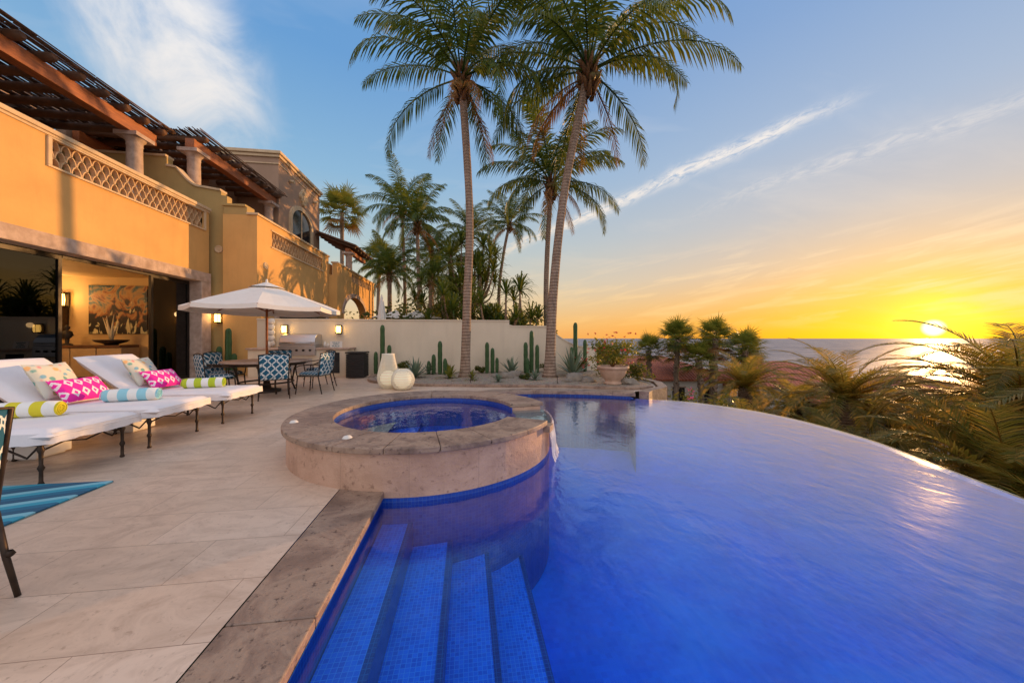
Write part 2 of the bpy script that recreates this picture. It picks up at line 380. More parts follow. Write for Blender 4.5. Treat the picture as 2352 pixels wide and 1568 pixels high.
# clouds
pl=nt.V('DIVIDE',d,nt.comb(nt.M('ADD',zc,.18),nt.M('ADD',zc,.18),1)); px=nt.sep(pl)
A=Vector((.155,.951,.267)); Bv=Vector((.704,.555,.4436)); nrm=A.cross(Bv).normalized(); al=(Bv-A).normalized()
n0=nt.noise(nt.scale(d,3.5),1,3,.6)
tt=nt.M('ADD',nt.V('DOT_PRODUCT',d,tuple(nrm)),nt.M('MULTIPLY',nt.M('SUBTRACT',n0,.5),.045))
s_=nt.V('DOT_PRODUCT',nt.V('SUBTRACT',d,tuple(A)),tuple(al))
across=nt.noise(nt.comb(nt.M('MULTIPLY',s_,26),nt.M('MULTIPLY',tt,80),0),1,6,.70,1.0)
wd=nt.M('ADD',.002,nt.M('MULTIPLY',nt.noise(nt.comb(nt.M('MULTIPLY',s_,7),0,0),1,3),.024))
tn=nt.M('DIVIDE',tt,wd)
band=nt.M('POWER',2.718,nt.M('MULTIPLY',nt.M('MULTIPLY',tn,tn),-1))
amask=nt.M('MULTIPLY',nt.rng(s_,-.15,.05,0,1,True),nt.rng(s_,.58,.76,1,0,True))
st=nt.M('MULTIPLY',nt.M('MULTIPLY',band,amask),nt.rng(across,.36,.56),clamp=True)
t2=nt.M('SUBTRACT',nt.V('DOT_PRODUCT',d,tuple(nrm)),.10); t2=nt.M('ADD',t2,nt.M('MULTIPLY',nt.M('SUBTRACT',n0,.5),.05))
b2=nt.M('POWER',2.718,nt.M('MULTIPLY',nt.M('MULTIPLY',t2,t2),-3600))
st2=nt.M('MULTIPLY',nt.M('MULTIPLY',b2,nt.rng(s_,.30,.65,0,1,True)),nt.rng(across,.4,.7,0,.45),clamp=True)
cc=Vector((-.515,.685,.515)).normalized()
e1=Vector((.3,.25,-.9)); e1=(e1-cc*e1.dot(cc)).normalized(); e2=cc.cross(e1)
uu=nt.V('DOT_PRODUCT',d,tuple(e1)); vv=nt.V('DOT_PRODUCT',d,tuple(e2))
wisp=nt.noise(nt.comb(nt.M('MULTIPLY',uu,4.2),nt.M('MULTIPLY',vv,6.0),.2),1,8,.60,.7)
mask=nt.rng(nt.M('ADD',nt.M('MULTIPLY',nt.M('MULTIPLY',uu,uu),7.5),nt.M('MULTIPLY',nt.M('MULTIPLY',vv,vv),17)),0,.46,1,0,True)
cir=nt.M('MULTIPLY',mask,nt.rng(nt.M('ADD',wisp,nt.M('MULTIPLY',mask,.32)),.50,.92,0,1,True),clamp=True)
veil=nt.noise(nt.comb(nt.M('MULTIPLY',px[0],.7),nt.M('MULTIPLY',px[1],1.9),0),1.3,5,.6,.5)
vf=nt.rng(veil,.52,.8,0,.22)
azn=nt.M('ARCTAN2',xyz[0],xyz[1])
bars=nt.noise(nt.comb(nt.M('MULTIPLY',azn,5),nt.M('ADD',nt.M('MULTIPLY',z,38),nt.M('MULTIPLY',azn,-6)),0),1,5,.6,.4)
bm_=nt.M('MULTIPLY',nt.M('MULTIPLY',nt.rng(zc,.015,.06,0,1,True),nt.rng(zc,.14,.26,1,0,True)),nt.rng(bars,.50,.66,0,.75))
bm_=nt.M('MULTIPLY',bm_,nt.M('POWER',cp,3))
cl=nt.ramp(zc,[(0,(1.0,.56,.14)),(.12,(1.0,.68,.34)),(.35,(.93,.84,.76)),(.6,(.93,.90,.88))])
base=nt.mix(vf,base,cl); base=nt.mix(nt.M('MULTIPLY',st,.9),base,cl); base=nt.mix(st2,base,cl); base=nt.mix(nt.M('MULTIPLY',cir,.95),base,cl); base=nt.mix(bm_,base,cl)
disc=nt.rng(c,math.cos(rad(1.0)),math.cos(rad(.45)),0,1,True)
base=nt.mix(disc,base,(2.8,2.4,1.1))
bz=nt.rng(z,.72,.95,0,1,True); bb=nt.rng(nt.V('DOT_PRODUCT',d,(.13,.99,0)),.05,-.5,0,1,True)  # unseen sky overhead and behind camera, brightened to add light on the deck
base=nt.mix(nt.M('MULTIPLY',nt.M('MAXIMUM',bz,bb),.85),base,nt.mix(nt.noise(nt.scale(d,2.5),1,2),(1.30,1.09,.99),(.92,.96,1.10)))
base=nt.mix(.012,base,sky.outputs[0],'ADD')
base=nt.mix(nt.rng(z,0,-.02),base,(.30,.25,.20))
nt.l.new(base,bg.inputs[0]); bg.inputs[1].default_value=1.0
w.cycles.sampling_method='MANUAL'; w.cycles.sample_map_resolution=512
sl=bpy.data.lights.new('sun','SUN'); sl.energy=4.3; sl.angle=rad(.6); sl.color=(1,.53,.19)
so=bpy.data.objects.new('sun',sl); COL.objects.link(so)
el=rad(4.2); s3=Vector((math.sin(rad(SUNAZ))*math.cos(el),math.cos(rad(SUNAZ))*math.cos(el),math.sin(el)))
so.rotation_euler=s3.to_track_quat('Z','Y').to_euler(); so.location=(20,12,8)
# ------------------------------------------------------------------ terrain & sea
def sst(a,b,x):
    t=min(1,max(0,(x-a)/(b-a))); return t*t*(3-2*t)
def th(x,y):
    s=.766*x+.643*y
    base=-4.2-28*sst(18,300,s) if s>18 else -4.2
    up=-.25*1
    k=sst(13.2,13.4,y)*(1-sst(4.6,9,x))*(1-sst(24,60,s))
    n=mnoise.noise(Vector((x*.05,y*.05,0)))*1.0
    return base*(1-k)+up*k+(n*(1-k) if s>14 else 0)
b=B()
xs=[-60,-40,-25,-18,-14,-10,-6,-3,0,2,4,5,6,7,8,10,12,14,17,20,24,28,33,38,45,55,70,90,120,160,220,300,420]
ys=[-60,-30,-15,-8,-4,0,3,6,9,11,13.0,13.3,13.6,15,17,19,21,24,27,31,36,42,50,60,75,95,120,160,220,300,420]
vs=[(x,y,th(x,y)) for y in ys for x in xs]; nx=len(xs)
b.add(vs,[(j*nx+i,j*nx+i+1,(j+1)*nx+i+1,(j+1)*nx+i) for j in range(len(ys)-1) for i in range(nx-1)],0,True)
o=b.obj('ground',ground); o["kind"]="structure"
b=B(); b.add([(-60000,-60000,-30.5),(60000,-60000,-30.5),(60000,60000,-30.5),(-60000,60000,-30.5)],[(0,1,2,3)])
o=b.obj('sea',ocean); o["kind"]="structure"
b=B()
for k in range(5):
    s0=255+k*16
    for i in range(60):
        t=-180+i*9
        wv=6*math.sin(i*.35+k)+4*math.sin(i*.9)
        c0=Vector((.766*(s0+wv)+.643*t,.643*(s0+wv)-.766*t,-30.3))
        wd_=R.uniform(.3,2.6); q=Vector((.766,.643,0))*wd_; r_=Vector((.643,-.766,0))*5.2
        if R.random()<.75: b.add([c0-q-r_,c0+q-r_*.9,c0+q+r_*.9,c0-q+r_],[(0,1,2,3)])
foam=mat('surf_foam',(.75,.7,.68),(.6,.58,.6),.5,.9)
o=b.obj('surf',foam); o["kind"]="structure"
# ------------------------------------------------------------------ pool
edge=catmull([(-.72,-1.2),(1.2,-1.0),(2.9,-.3),(4.0,.9),(4.66,2.22),(5.11,3.25),(5.42,4.0),(5.55,4.8),(5.52,5.5),(5.34,6.1),(4.79,6.9),(3.89,7.51)],6)
far=catmull([(3.89,7.51),(2.8,7.95),(1.6,8.2),(.6,8.1),(-.2,7.6),(-.6,6.8),(-.72,6.0)],6)
edge=[Vector((p[0],p[1])) for p in edge]; far=[Vector((p[0],p[1])) for p in far]
outline=edge+far[1:]
def offs(P,dist):
    out=[]
    for i,p in enumerate(P):
        t=(P[min(i+1,len(P)-1)]-P[max(i-1,0)]).normalized()
        out.append(p+Vector((t.y,-t.x))*dist)
    return out
b=B(); n=len(outline); ne=len(edge)
inn=[]
for i,p in enumerate(outline):
    cpt=Vector((2.05,3.9)); dv=(cpt-p)
    k=1.3 if i<ne else .0
    if p.x<0: k=0
    inn.append(p+dv.normalized()*k)
levels=[(1.0,-1.35),(.62,-1.22),(.34,-.95),(.14,-.60),(.03,-.28),(0,-.115)]
b.add([(p.x,p.y,-1.35) for p in inn],[list(range(n))],0)
vs=[]
for (f_,z_) in levels:
    for i,(p,q_) in enumerate(zip(outline,inn)):
        v=p.lerp(q_,f_); vs.append((v.x,v.y,z_ if (z_<-.12 or i<ne) else -.055))
b.add(vs,[(l*n+i,l*n+(i+1)%n,(l+1)*n+(i+1)%n,(l+1)*n+i) for l in range(len(levels)-1) for i in range(n)],0,True)
for fi_,f in enumerate(b.f):
    if fi_==0: continue
    i=f[0]-n
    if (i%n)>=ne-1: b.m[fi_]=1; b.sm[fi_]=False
o=b.obj('swimming_pool_basin',[floortile,risertile],recalc=False); o["kind"]="structure"
b=B()
for i,(x0,x1,zt) in enumerate([(-.715,-.46,-.28),(-.46,-.13,-.48),(-.13,.20,-.68),(.20,.55,-.88)]):
    b.box(x0,x1,-1.0,3.6,-1.345,zt,0)
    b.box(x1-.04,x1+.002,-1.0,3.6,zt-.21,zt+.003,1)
o=b.obj('pool_steps',[pooltile,risertile]); tag(o,"submerged blue mosaic steps along the stone coping","pool steps")
eo=offs(edge,.10)
b=B(); wp=eo+far[1:]
b.add([(p.x,p.y,-.10) for p in wp],[list(range(len(wp)))])
o=b.obj('pool_water',water,recalc=False); o["kind"]="structure"
b=B(); m_=len(edge); eo2=offs(edge,.102)
b.add([(p.x,p.y,-.116) for p in edge]+[(p.x,p.y,-.116) for p in eo2],[(i,i+1,m_+i+1,m_+i) for i in range(m_-1)],0)
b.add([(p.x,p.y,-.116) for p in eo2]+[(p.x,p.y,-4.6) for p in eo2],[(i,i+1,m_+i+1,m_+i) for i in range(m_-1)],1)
o=b.obj('infinity_edge_wall',[floortile,risertile],recalc=False); tag(o,"curved infinity edge wall holding back the pool water","pool wall")
b=B()
y0=-1.2
while y0<3.1:
    y1=min(y0+1.45,3.22); b.box(-1.09,-.70,y0+.002,y1-.002,-.055,0); y0=y1
o=b.obj('pool_coping',cop,bevel=.008); tag(o,"brown pitted stone coping beside the pool steps","coping")
fo=offs(far,.38); fi=offs(far,-.03)
b=B()
for i in range(0,len(far)-1,3):
    j=min(i+3,len(far)-1)
    idx=list(range(i,j+1)); poly=[tuple(fi[k]) for k in idx]+[tuple(fo[k]) for k in idx[::-1]]
    cx=sum(q[0] for q in poly)/len(poly); cy=sum(q[1] for q in poly)/len(poly)
    poly=[(cx+(q[0]-cx)*.994,cy+(q[1]-cy)*.999) for q in poly]
    b.poly(poly,'z',-.055,.022)
o=b.obj('pool_coping',cop,bevel=.008); tag(o,"curved brown stone coping between pool and planting bed","coping")
# ------------------------------------------------------------------ deck
dp=[(-9.2,-4),(-1.093,-4),(-1.093,4.5),(-1.093,6.0)]+[tuple(p) for p in fo[::-1]][1:]+[(4.9,8.3),(5.3,9.2),(5.3,13.02),(-8.8,13.02),(-9.2,13.02)]
b=B(); b.add([(x,y,0) for x,y in dp],[list(range(len(dp)))])
o=b.obj('deck',deckm,recalc=False); o["kind"]="structure"
if o.data.polygons[0].normal.z<0: o.data.flip_normals()
b=B()
rw=[tuple(far[0]+Vector((.12,.05))),(4.25,7.82),(4.92,8.28),(5.32,9.2),(5.32,13.0)]
for i in range(len(rw)-1):
    a_=Vector(rw[i]);c_=Vector(rw[i+1]); t=(c_-a_).normalized(); nn=Vector((t.y,-t.x))*.22
    q=[a_,c_,c_+nn,a_+nn]
    b.poly([tuple(v) for v in q],'z',-4.6,.06)
o=b.obj('retaining_wall',cop); tag(o,"low brown stone retaining wall around the terrace end","wall")
bedf=[Vector(p) for p in catmull([(-3.1,12.3,0),(-2.75,10.7,0),(-1.6,9.8,0),(-.15,9.4,0),(1.2,9.12,0),(2.6,8.85,0),(4.0,8.30,0),(4.75,8.45,0)],6)]
bp=[(p.x,p.y) for p in bedf]+[(5.25,9.2),(5.25,13.0),(-3.1,13.0)]
b=B(); b.add([(x,y,.035) for x,y in bp],[list(range(len(bp)))])
o=b.obj('gravel_bed',gravel,recalc=False); o["kind"]="structure"
if o.data.polygons[0].normal.z<0: o.data.flip_normals()
b=B(); b2p=[Vector((p.x,p.y)) for p in bedf]; bo=offs(b2p,.16)
for i in range(0,len(b2p)-1,2):
    j=min(i+2,len(b2p)-1); idx=list(range(i,j+1))
    b.poly([tuple(b2p[k]) for k in idx]+[tuple(bo[k]) for k in idx[::-1]],'z',-.0,.075)
o=b.obj('bed_kerb',cop,bevel=.01); tag(o,"low curved stone kerb edging the gravel planting bed","kerb")
b=B()
for i in range(1100):
    t=R.random(); p=bedf[int(t*(len(bedf)-1))]
    x=p.x+R.uniform(-.1,.3); y=p.y+.1+R.random()**1.5*(12.8-p.y)
    if x>5.1 or x<-3: continue
    r=R.uniform(.012,.038)
    vs=[(x+r*a1,y+r*b1*.9,.035+r*.6*c1) for a1,b1,c1 in((1,0,0),(0,1,0),(-1,0,0),(0,-1,0),(0,0,1))]
    b.add(vs,[(0,1,4),(1,2,4),(2,3,4),(3,0,4)])
o=b.obj('pebbles',rockm); o["kind"]="stuff"; tag(o,"loose pale pebbles scattered over the gravel planting bed","pebbles")
# ------------------------------------------------------------------ spa
SC=Vector((-.49,4.56,0))
spa=thing('spa_tub',SC,"round raised stone spa spilling water into the blue pool","spa")
def sector(b,r0,r1,a0,a1,z0,z1,n,m=0):
    vs=[];fs=[]
    for k in range(n+1):
        t=a0+(a1-a0)*k/n; ct,st_=math.cos(t),math.sin(t)
        vs+=[(r0*ct,r0*st_,z0),(r1*ct,r1*st_,z0),(r1*ct,r1*st_,z1),(r0*ct,r0*st_,z1)]
    for k in range(n):
        a=k*4;c_=a+4
        for i in range(4): fs.append((a+i,a+(i+1)%4,c_+(i+1)%4,c_+i))
    fs+=[(0,1,2,3),(n*4+3,n*4+2,n*4+1,n*4)]
    b.add(vs,fs,m)
GA,GB=rad(10),rad(330)
b=B(); sector(b,1.14,1.56,GA,GB,-.055,.325,72); sector(b,1.14,1.56,GB,GA+2*math.pi,-.055,.262,12); b.obj('surround_wall',spast,spa)
b=B(); sector(b,1.14,1.555,0,2*math.pi,-1.34,-.056,72,0); b.obj('submerged_wall',bandtile,spa)
b=B(); K=19
for k in range(K):
    a0=GA+(GB-GA)*k/K; a1=GA+(GB-GA)*(k+1)/K
    sector(b,1.11,1.605,a0+.0014,a1-.0014,.326,.380,6)
b.obj('rim',cop,spa,bevel=.008)
b=B(); sector(b,1.125,1.138,0,2*math.pi,-.6,.255,72); sector(b,1.125,1.138,GA,GB,.255,.325,60)
b.add([(1.13*math.cos(t*math.pi/24),1.13*math.sin(t*math.pi/24),-.5) for t in range(48)],[list(range(48))])
b.obj('inner_basin',bandtile,spa)
b=B(); sector(b,.62,1.12,0,2*math.pi,-.5,-.12,48); b.obj('bench_seat',pooltile,spa)
b=B(); b.add([(1.128*math.cos(t*math.pi/36),1.128*math.sin(t*math.pi/36),.285) for t in range(72)],[list(range(72))])
sector(b,1.129,1.58,GB+.02,GA+2*math.pi-.02,.268,.284,12); b.obj('spa_water',spaw,spa)
fallm,nt,p,tc=newmat('falling_water')
x=nt.sep(tc); sn=nt.noise(nt.comb(nt.M('MULTIPLY',nt.M('ARCTAN2',x[1],x[0]),30),x[2],0),3,4,.6)
t=nt.node('ShaderNodeBsdfTransparent'); g=nt.node('ShaderNodeBsdfDiffuse'); g.inputs[0].default_value=(.82,.86,.92,1)
gl=nt.node('ShaderNodeBsdfGlossy'); gl.inputs['Roughness'].default_value=.12
m1=nt.node('ShaderNodeMixShader'); nt.l.new(nt.rng(sn,.36,.62,.15,.95),m1.inputs[0]); nt.l.new(t.outputs[0],m1.inputs[1]); nt.l.new(g.outputs[0],m1.inputs[2])
m2=nt.node('ShaderNodeMixShader'); m2.inputs[0].default_value=.2; nt.l.new(m1.outputs[0],m2.inputs[1]); nt.l.new(gl.outputs[0],m2.inputs[2])
nt.l.new(m2.outputs[0],fallm.node_tree.nodes['Material Output'].inputs[0])
b=B(); vs=[];N=60
for k in range(N+1):
    t=GB+.03+(GA+2*math.pi-GB-.06)*k/N
    for zz_ in (.286,.24,.1,-.03,-.10):
        r_=1.60+.05*(1-math.exp(-(.286-zz_)*6))+R.uniform(-.006,.006)+(.03 if zz_<-.05 else 0)
        vs.append((r_*math.cos(t),r_*math.sin(t),zz_))
b.add(vs,[(k*5+i,k*5+i+1,k*5+i+6,k*5+i+5) for k in range(N) for i in range(4)],0,True); b.obj('waterfall',fallm,spa)
b=B(); sector(b,1.50,1.64,GB-.02,GB+.08,.25,.32,3); b.obj('spillway_lip',cop,spa)
for (x,y) in ((-1.42,-.55),(-.62,-1.26)):
    b=B(); b.lathe([(0,.02),(.03,.018),(.045,0)],n=14); o=b.obj('spa_jet_button',white_st,spa,loc=(x*.98,y*.98,.382))
# ------------------------------------------------------------------ house helpers
def screen(name,parent,X,y0,y1,z0,z1,off,rows=3,T=.10):
    b=B(); h=(z1-z0)/rows; r=h*.56; nn=max(2,int(round((y1-y0)/(2*r)))); step=(y1-y0)/nn
    for row in range(rows):
        zc_=z0+row*h
        sh=0 if row%2==0 else step/2
        for i in range(nn+1):
            yc=y0+step*(i+.5)-sh
            ri=step/2
            pts=[]
            for k in range(9):
                a=math.pi*k/8; pts.append((yc+math.cos(a)*ri,zc_+math.sin(a)*h*1.12))
            inner=[(yc+math.cos(math.pi*k/8)*(ri-.022),zc_+math.sin(math.pi*k/8)*(h*1.12-.026)) for k in range(9)]
            vs=[];fs=[]
            for (p_,q_) in zip(pts,inner):
                cl_=lambda v:(min(max(v[0],y0),y1),min(v[1],z1))
                p1=cl_(p_);q1=cl_(q_)
                vs+=[(X,p1[0],p1[1]),(X-T,p1[0],p1[1]),(X-T,q1[0],q1[1]),(X,q1[0],q1[1])]
            for k in range(8):
                a=k*4
                fs+=[(a,a+1,a+5,a+4),(a+2,a+3,a+7,a+6),(a+3,a,a+4,a+7),(a+1,a+2,a+6,a+5)]
            b.add(vs,fs)
    return b.obj(name,breeze,parent,off=off)
def column(parent,x,y,z0,z1,off,r=.2,m=None):
    b=B(); H=z1-z0
    b.lathe([(r*1.35,0),(r*1.35,.12),(r*1.1,.16),(r,.2),(r*1.03,H*.4),(r*.93,H-.36),(r*1.0,H-.33),(r*.95,H-.3),(r*1.0,H-.22),(r*1.4,H-.12)],(x,y,z0),20)
    b.box(x-r*1.6,x+r*1.6,y-r*1.6,y+r*1.6,z1-.12,z1)
    return b.obj('column',m or cantera,parent,off=off)
def pergola(parent,off,xb,y0,y1,zt,xback,over,cols,rows=.62):
    b=B(); b.box(xb-.15,xb+.15,y0,y1,zt,zt+.38); b.obj('beam',wood,parent,off=off,bevel=.015)
    b=B(); b.box(xback,xback+.2,y0,y1,zt,zt+.38); b.obj('beam',wood,parent,off=off)
    b=B(); y=y0+.25
    while y<y1:
        b.tube([(xback,y,zt+.47),(xb+over-.12,y,zt+.47),(xb+over,y,zt+.49)],[.12,.115,.075],10)
        y+=rows
    b.obj('rafter_logs',wood_d,parent,off=off)
    b=B(); x=xback
    while x<xb+over+.12:
        a=y0-R.uniform(.05,.3)
        while a<y1+.2:
            L=R.uniform(1.8,3.2); e=min(a+L,y1+R.uniform(.0,.3))
            zz_=zt+.60+R.uniform(0,.035)
            b.tube([(x+R.uniform(-.015,.015),a,zz_),(x+R.uniform(-.03,.03),(a+e)/2,zz_+R.uniform(-.01,.03)),(x+R.uniform(-.03,.03),e,zz_+R.uniform(-.01,.03))],R.uniform(.017,.024),4,sm=False)
            a=e+.02
        x+=.042
    b.obj('reed_cover',reed,parent,off=off)
    for cy in cols: column(parent,xb,cy,4.6,zt,off)
# ------------------------------------------------------------------ villa A
OA=(-11,8,0)
va=thing('villa',OA,"ochre stucco villa with open sliding doors and pergola terrace","house")
b=B()
X=-8.8;X1=-9.1
b.box(X1,X,2,13.0,3.52,4.99)
b.box(X1,X,2,8.5,4.99,5.66); b.box(X1,X,12.75,13.0,4.99,5.66); b.box(X1,X,8.5,12.75,5.55,5.66)
b.obj('facade_wall',stucco,va,off=OA)
b=B(); b.box(X1-.05,X+.06,2,13.04,5.662,5.76); b.box(X1,X+.03,2,13.02,5.60,5.66); b.obj('parapet_cap',trim,va,off=OA,bevel=.012)
b=B(); b.box(X,X+.04,8.42,12.83,4.94,4.985); b.box(X,X+.04,8.42,12.83,5.555,5.59); b.box(X,X+.04,8.42,8.495,4.985,5.555);b.box(X,X+.04,12.755,12.83,4.985,5.555); b.obj('screen_surround',trim,va,off=OA,bevel=.006)
screen('breeze_screen',va,X-.04,8.5,12.75,4.99,5.55,OA)
b=B(); b.box(X1-.1,X+.05,2,13.03,3.20,3.517); b.box(X1-.1,X+.05,12.6,13.03,0,3.197); b.obj('door_surround',cantera,va,off=OA,bevel=.012)
b=B(); b.box(-14.2,X1,2,12.95,4.4,4.6); b.obj('terrace_floor',intfloor,va,off=OA)
b=B(); b.box(-14.2,X1-.1,2,12.95,3.32,3.4); b.box(-14.3,-14.2,2,12.95,0,4.4); b.box(-14.2,X1-.1,12.95,13.05,0,4.4); b.box(-14.2,X1-.1,1.9,2.0,0,4.4); b.obj('room_walls',interior,va,off=OA)
b=B(); b.box(-14.2,-9.2,2,12.95,-.1,.01); b.obj('room_floor',intfloor,va,off=OA)
def sdoor(y0,y1):
    g=B(); g.box(-9.14,-9.13,y0+.06,y1-.06,.08,3.1); go=g.obj('sliding_door',glass,va,off=OA)
    f=B(); f.box(-9.17,-9.10,y0,y0+.07,.01,3.19); f.box(-9.17,-9.10,y1-.07,y1,.01,3.19); f.box(-9.168,-9.102,y0+.07,y1-.07,.01,.09); f.box(-9.168,-9.102,y0+.07,y1-.07,3.08,3.19)
    f.obj('door_frame',darkframe,go,off=OA)
sdoor(4.9,6.95);sdoor(6.97,9.0);sdoor(11.2,12.58)
b=B(); b.box(-9.18,-9.09,9.0,11.2,3.12,3.19); b.obj('door_track',darkframe,va,off=OA)
b=B(); b.box(-14.6,-14.2,2,13,4.4,9.2); b.box(-14.2,-13.6,11.2,13,4.6,9.0); b.obj('upper_wall',stucco_b,va,off=OA)
pw=[(-14.2,4.6),(-14.2,7.55),(-10.25,7.55),(-10.25,7.22),(-10.0,7.18)]
for k in range(9):
    t=k/8; pw.append((-9.95+.75*t, 6.55+.62*(1-math.sin(t*math.pi/2))))
pw+=[(-8.55,6.46),(-8.55,6.32),(-8.36,6.30),(-8.36,0),(-9.3,0),(-9.3,4.6)]
b=B(); b.poly(pw,'y',13.2,13.45); b.obj('privacy_wall',stucco_o,va,off=OA)
b=B()
top=pw[1:16]
for i in range(len(top)-1):
    a_,c_=top[i],top[i+1]
    if abs(a_[0]-c_[0])<.01: continue
    b.poly([a_,c_,(c_[0],c_[1]+.07),(a_[0],a_[1]+.07)],'y',13.15,13.5)
b.obj('wall_cap',trim,va,off=OA)
pergola(va,OA,-10.5,4.0,12.95,7.75,-14.0,.42,[7.6,12.35])
def medal(x,y,z,axis,parent,off,r=.13):
    b=B(); M=Matrix.Translation((x,y,z))@(Matrix.Rotation(rad(90),4,'Y') if axis=='x' else Matrix.Rotation(rad(90),4,'X'))
    b.lathe([(r,0),(r,.03),(r*.8,.04),(r*.72,.015),(r*.5,.03),(r*.3,.01),(.001,.03)],n=20,M=M); b.obj('wall_vent',trim,parent,off=off)
medal(-8.62,13.2,4.42,'y',va,OA)
pm_,nt,p,tc=newmat('abstract_painting'); x=nt.sep(tc)
nz=nt.noise(tc,1.8,4,.5,1.8)
f=nt.M('ADD',nz,nt.M('MULTIPLY',x[2],.28))
col=nt.ramp(f,[(.30,(.01,.01,.015)),(.46,(.015,.013,.02)),(.53,(.32,.12,.04)),(.60,(.45,.26,.09)),(.68,(.05,.12,.14)),(.78,(.03,.03,.05))])
pale=nt.rng(nt.M('ADD',nt.M('SUBTRACT',nt.noise(nt.V('MULTIPLY',tc,(3,1,1.2)),1.4,3,.5,1.2),.5),nt.M('MULTIPLY',x[2],-.18)),.16,.20)
nt.l.new(nt.mix(pale,col,(.62,.55,.30)),p.inputs['Base Color'])
b=B(); b.box(-.85,.85,-.02,.02,-.8,.8,0)
o=b.obj('wall_painting',pm_,loc=(-11.45,12.92,2.25),bevel=.005); tag(o,"large abstract painting in brown, black and orange","painting")
cons=thing('sideboard',(-12.0,12.4,.01),"long stone-fronted wooden sideboard under the painting","sideboard")
b=B(); b.box(-1.5,1.3,-.3,.35,1.0,1.08); b.obj('top',wood_d,cons,bevel=.01)
b=B()
for k in range(4): b.box(-1.45+k*.7,-1.45+k*.7+.67,-.27,.33,.1,.998)
b.obj('cabinet',mat('sideboard_front',(.5,.36,.2),(.4,.28,.15),3,.6),cons,bevel=.01)
b=B(); b.box(-1.4,1.25,-.2,.3,0,.1); b.obj('plinth',black,cons)
b=B(); b.lathe([(.001,.0),(.14,.0),(.16,.03),(.34,.10),(.40,.16),(.38,.17),(.28,.12),(.001,.08)],n=24); o=b.obj('decorative_bowl',bronze,loc=(-11.1,12.3,1.091)); tag(o,"dark shallow bowl standing on the sideboard","bowl")
b=B()
for k in range(7):
    a=k*.9; b.tube([(0,0,.02),(.06*math.cos(a),.05*math.sin(a),.3),(.22*math.cos(a),.1*math.sin(a),.62+.04*k)],[.03,.035,.004],6)
o=b.obj('coral_ornament',mat('pale_horn',(.7,.6,.4),(.6,.5,.3),4,.5),loc=(-11.1,12.3,1.18)); tag(o,"pale branching horn ornament rising from the bowl","ornament")
b=B(); b.lathe([(.12,0),(.12,.03),(.04,.06),(.05,.2),(.13,.3),(.10,.42),(.03,.46),(.06,.52),(.06,.58),(.001,.62)],n=14); o=b.obj('figurine',black,loc=(-12.3,12.3,1.091)); tag(o,"black carved figurine on the sideboard","figurine")
def sconce(loc,rot,label,lit=True,e=6,s=1):
    sc=thing('wall_sconce',loc,label,"wall lamp",rot=rot,scale=s)
    b=B(); b.box(-.09,.09,-.02,0,-.16,.16); b.obj('back_plate',bronze,sc,bevel=.004)
    b=B(); b.lathe([(.075,-.12),(.085,.0),(.075,.12)],(0,-.11,0),14); b.obj('lamp_glass',lampm if lit else gloww,sc)
    b=B()
    for zz_ in(-.13,.13): b.lathe([(.001,zz_-.012),(.098,zz_-.012),(.098,zz_+.012),(.001,zz_+.012)],(0,-.11,0),14)
    for k in range(6):
        a=k*math.pi/3; b.tube([(.09*math.cos(a),-.11+.09*math.sin(a),-.13),(.09*math.cos(a),-.11+.09*math.sin(a),.13)],.006,4)
    b.obj('cage',bronze,sc)
    if lit and e:
        l=bpy.data.lights.new('sconce_light','POINT'); l.energy=e; l.color=(1,.6,.25); l.shadow_soft_size=.08
        lo=bpy.data.objects.new('sconce_light',l); COL.objects.link(lo); lo.parent=sc; lo.location=(0,-.28,.1)
    return sc
sconce((-13.0,12.93,2.55),0,"lit bronze sconce on the living room wall beside the painting",e=40,s=1.6)
b=B(); b.poly([(-.09,0),(.09,0),(.13,1.0),(-.13,1.0)],'y',-.06,.0); o=b.obj('wall_ornament',bronze,loc=(-13.0,12.93,1.3)); tag(o,"tall tapering bronze panel under the lit sconce","wall ornament")
l=bpy.data.lights.new('room_light','POINT'); l.energy=120; l.color=(1,.60,.26); l.shadow_soft_size=.3
lo=bpy.data.objects.new('room_light',l); COL.objects.link(lo); lo.location=(-11.8,9.5,3.0)
sconce((-8.58,13.19,2.0),0,"small lit lantern on the olive wall by the doors",e=5,s=1.1)
sconce((-6.35,12.98,1.62),0,"dark metal sconce on the white wall behind the grill",e=1.5)
sconce((-4.55,12.98,1.62),0,"dark metal sconce on the white wall above the counter",e=1.5)
# ------------------------------------------------------------------ villa B
OB=(-10,17,0)
vb=thing('neighbouring_villa',OB,"ochre neighbouring villa with balcony screens, pergolas and a brown tower","house")
X=-7.31
b=B(); b.box(-9.2,X,13.46,19.3,0,4.76); b.box(-8.40,X,13.05,13.459,0,5.62)
b.box(X-.25,X,13.46,13.97,4.76,5.62); b.box(X-.25,X,18.5,19.3,4.76,5.62); b.box(X-.25,X,13.97,18.5,5.33,5.62)
b.obj('facade_wall',stucco,vb,off=OB)
b=B(); b.box(X-.32,X+.05,13.0,19.35,5.622,5.70); b.obj('parapet_cap',trim,vb,off=OB,bevel=.01)
b=B(); b.box(-8.38,X-.33,13.06,13.5,5.622,5.90); b.box(-8.43,X-.36,13.01,13.55,5.902,5.98); b.obj('parapet_pier',stucco_o,vb,off=OB,bevel=.01)
b=B(); b.box(X,X+.03,13.9,18.57,4.70,4.755); b.box(X,X+.03,13.9,18.57,5.335,5.38); b.obj('screen_surround',trim,vb,off=OB)
screen('breeze_screen',vb,X-.04,13.97,18.5,4.76,5.33,OB)
medal(X,13.55,3.95,'x',vb,OB)
b=B(); b.box(X-.02,X+.012,14.4,18.9,.2,2.75); b.obj('window',winm,vb,off=OB)
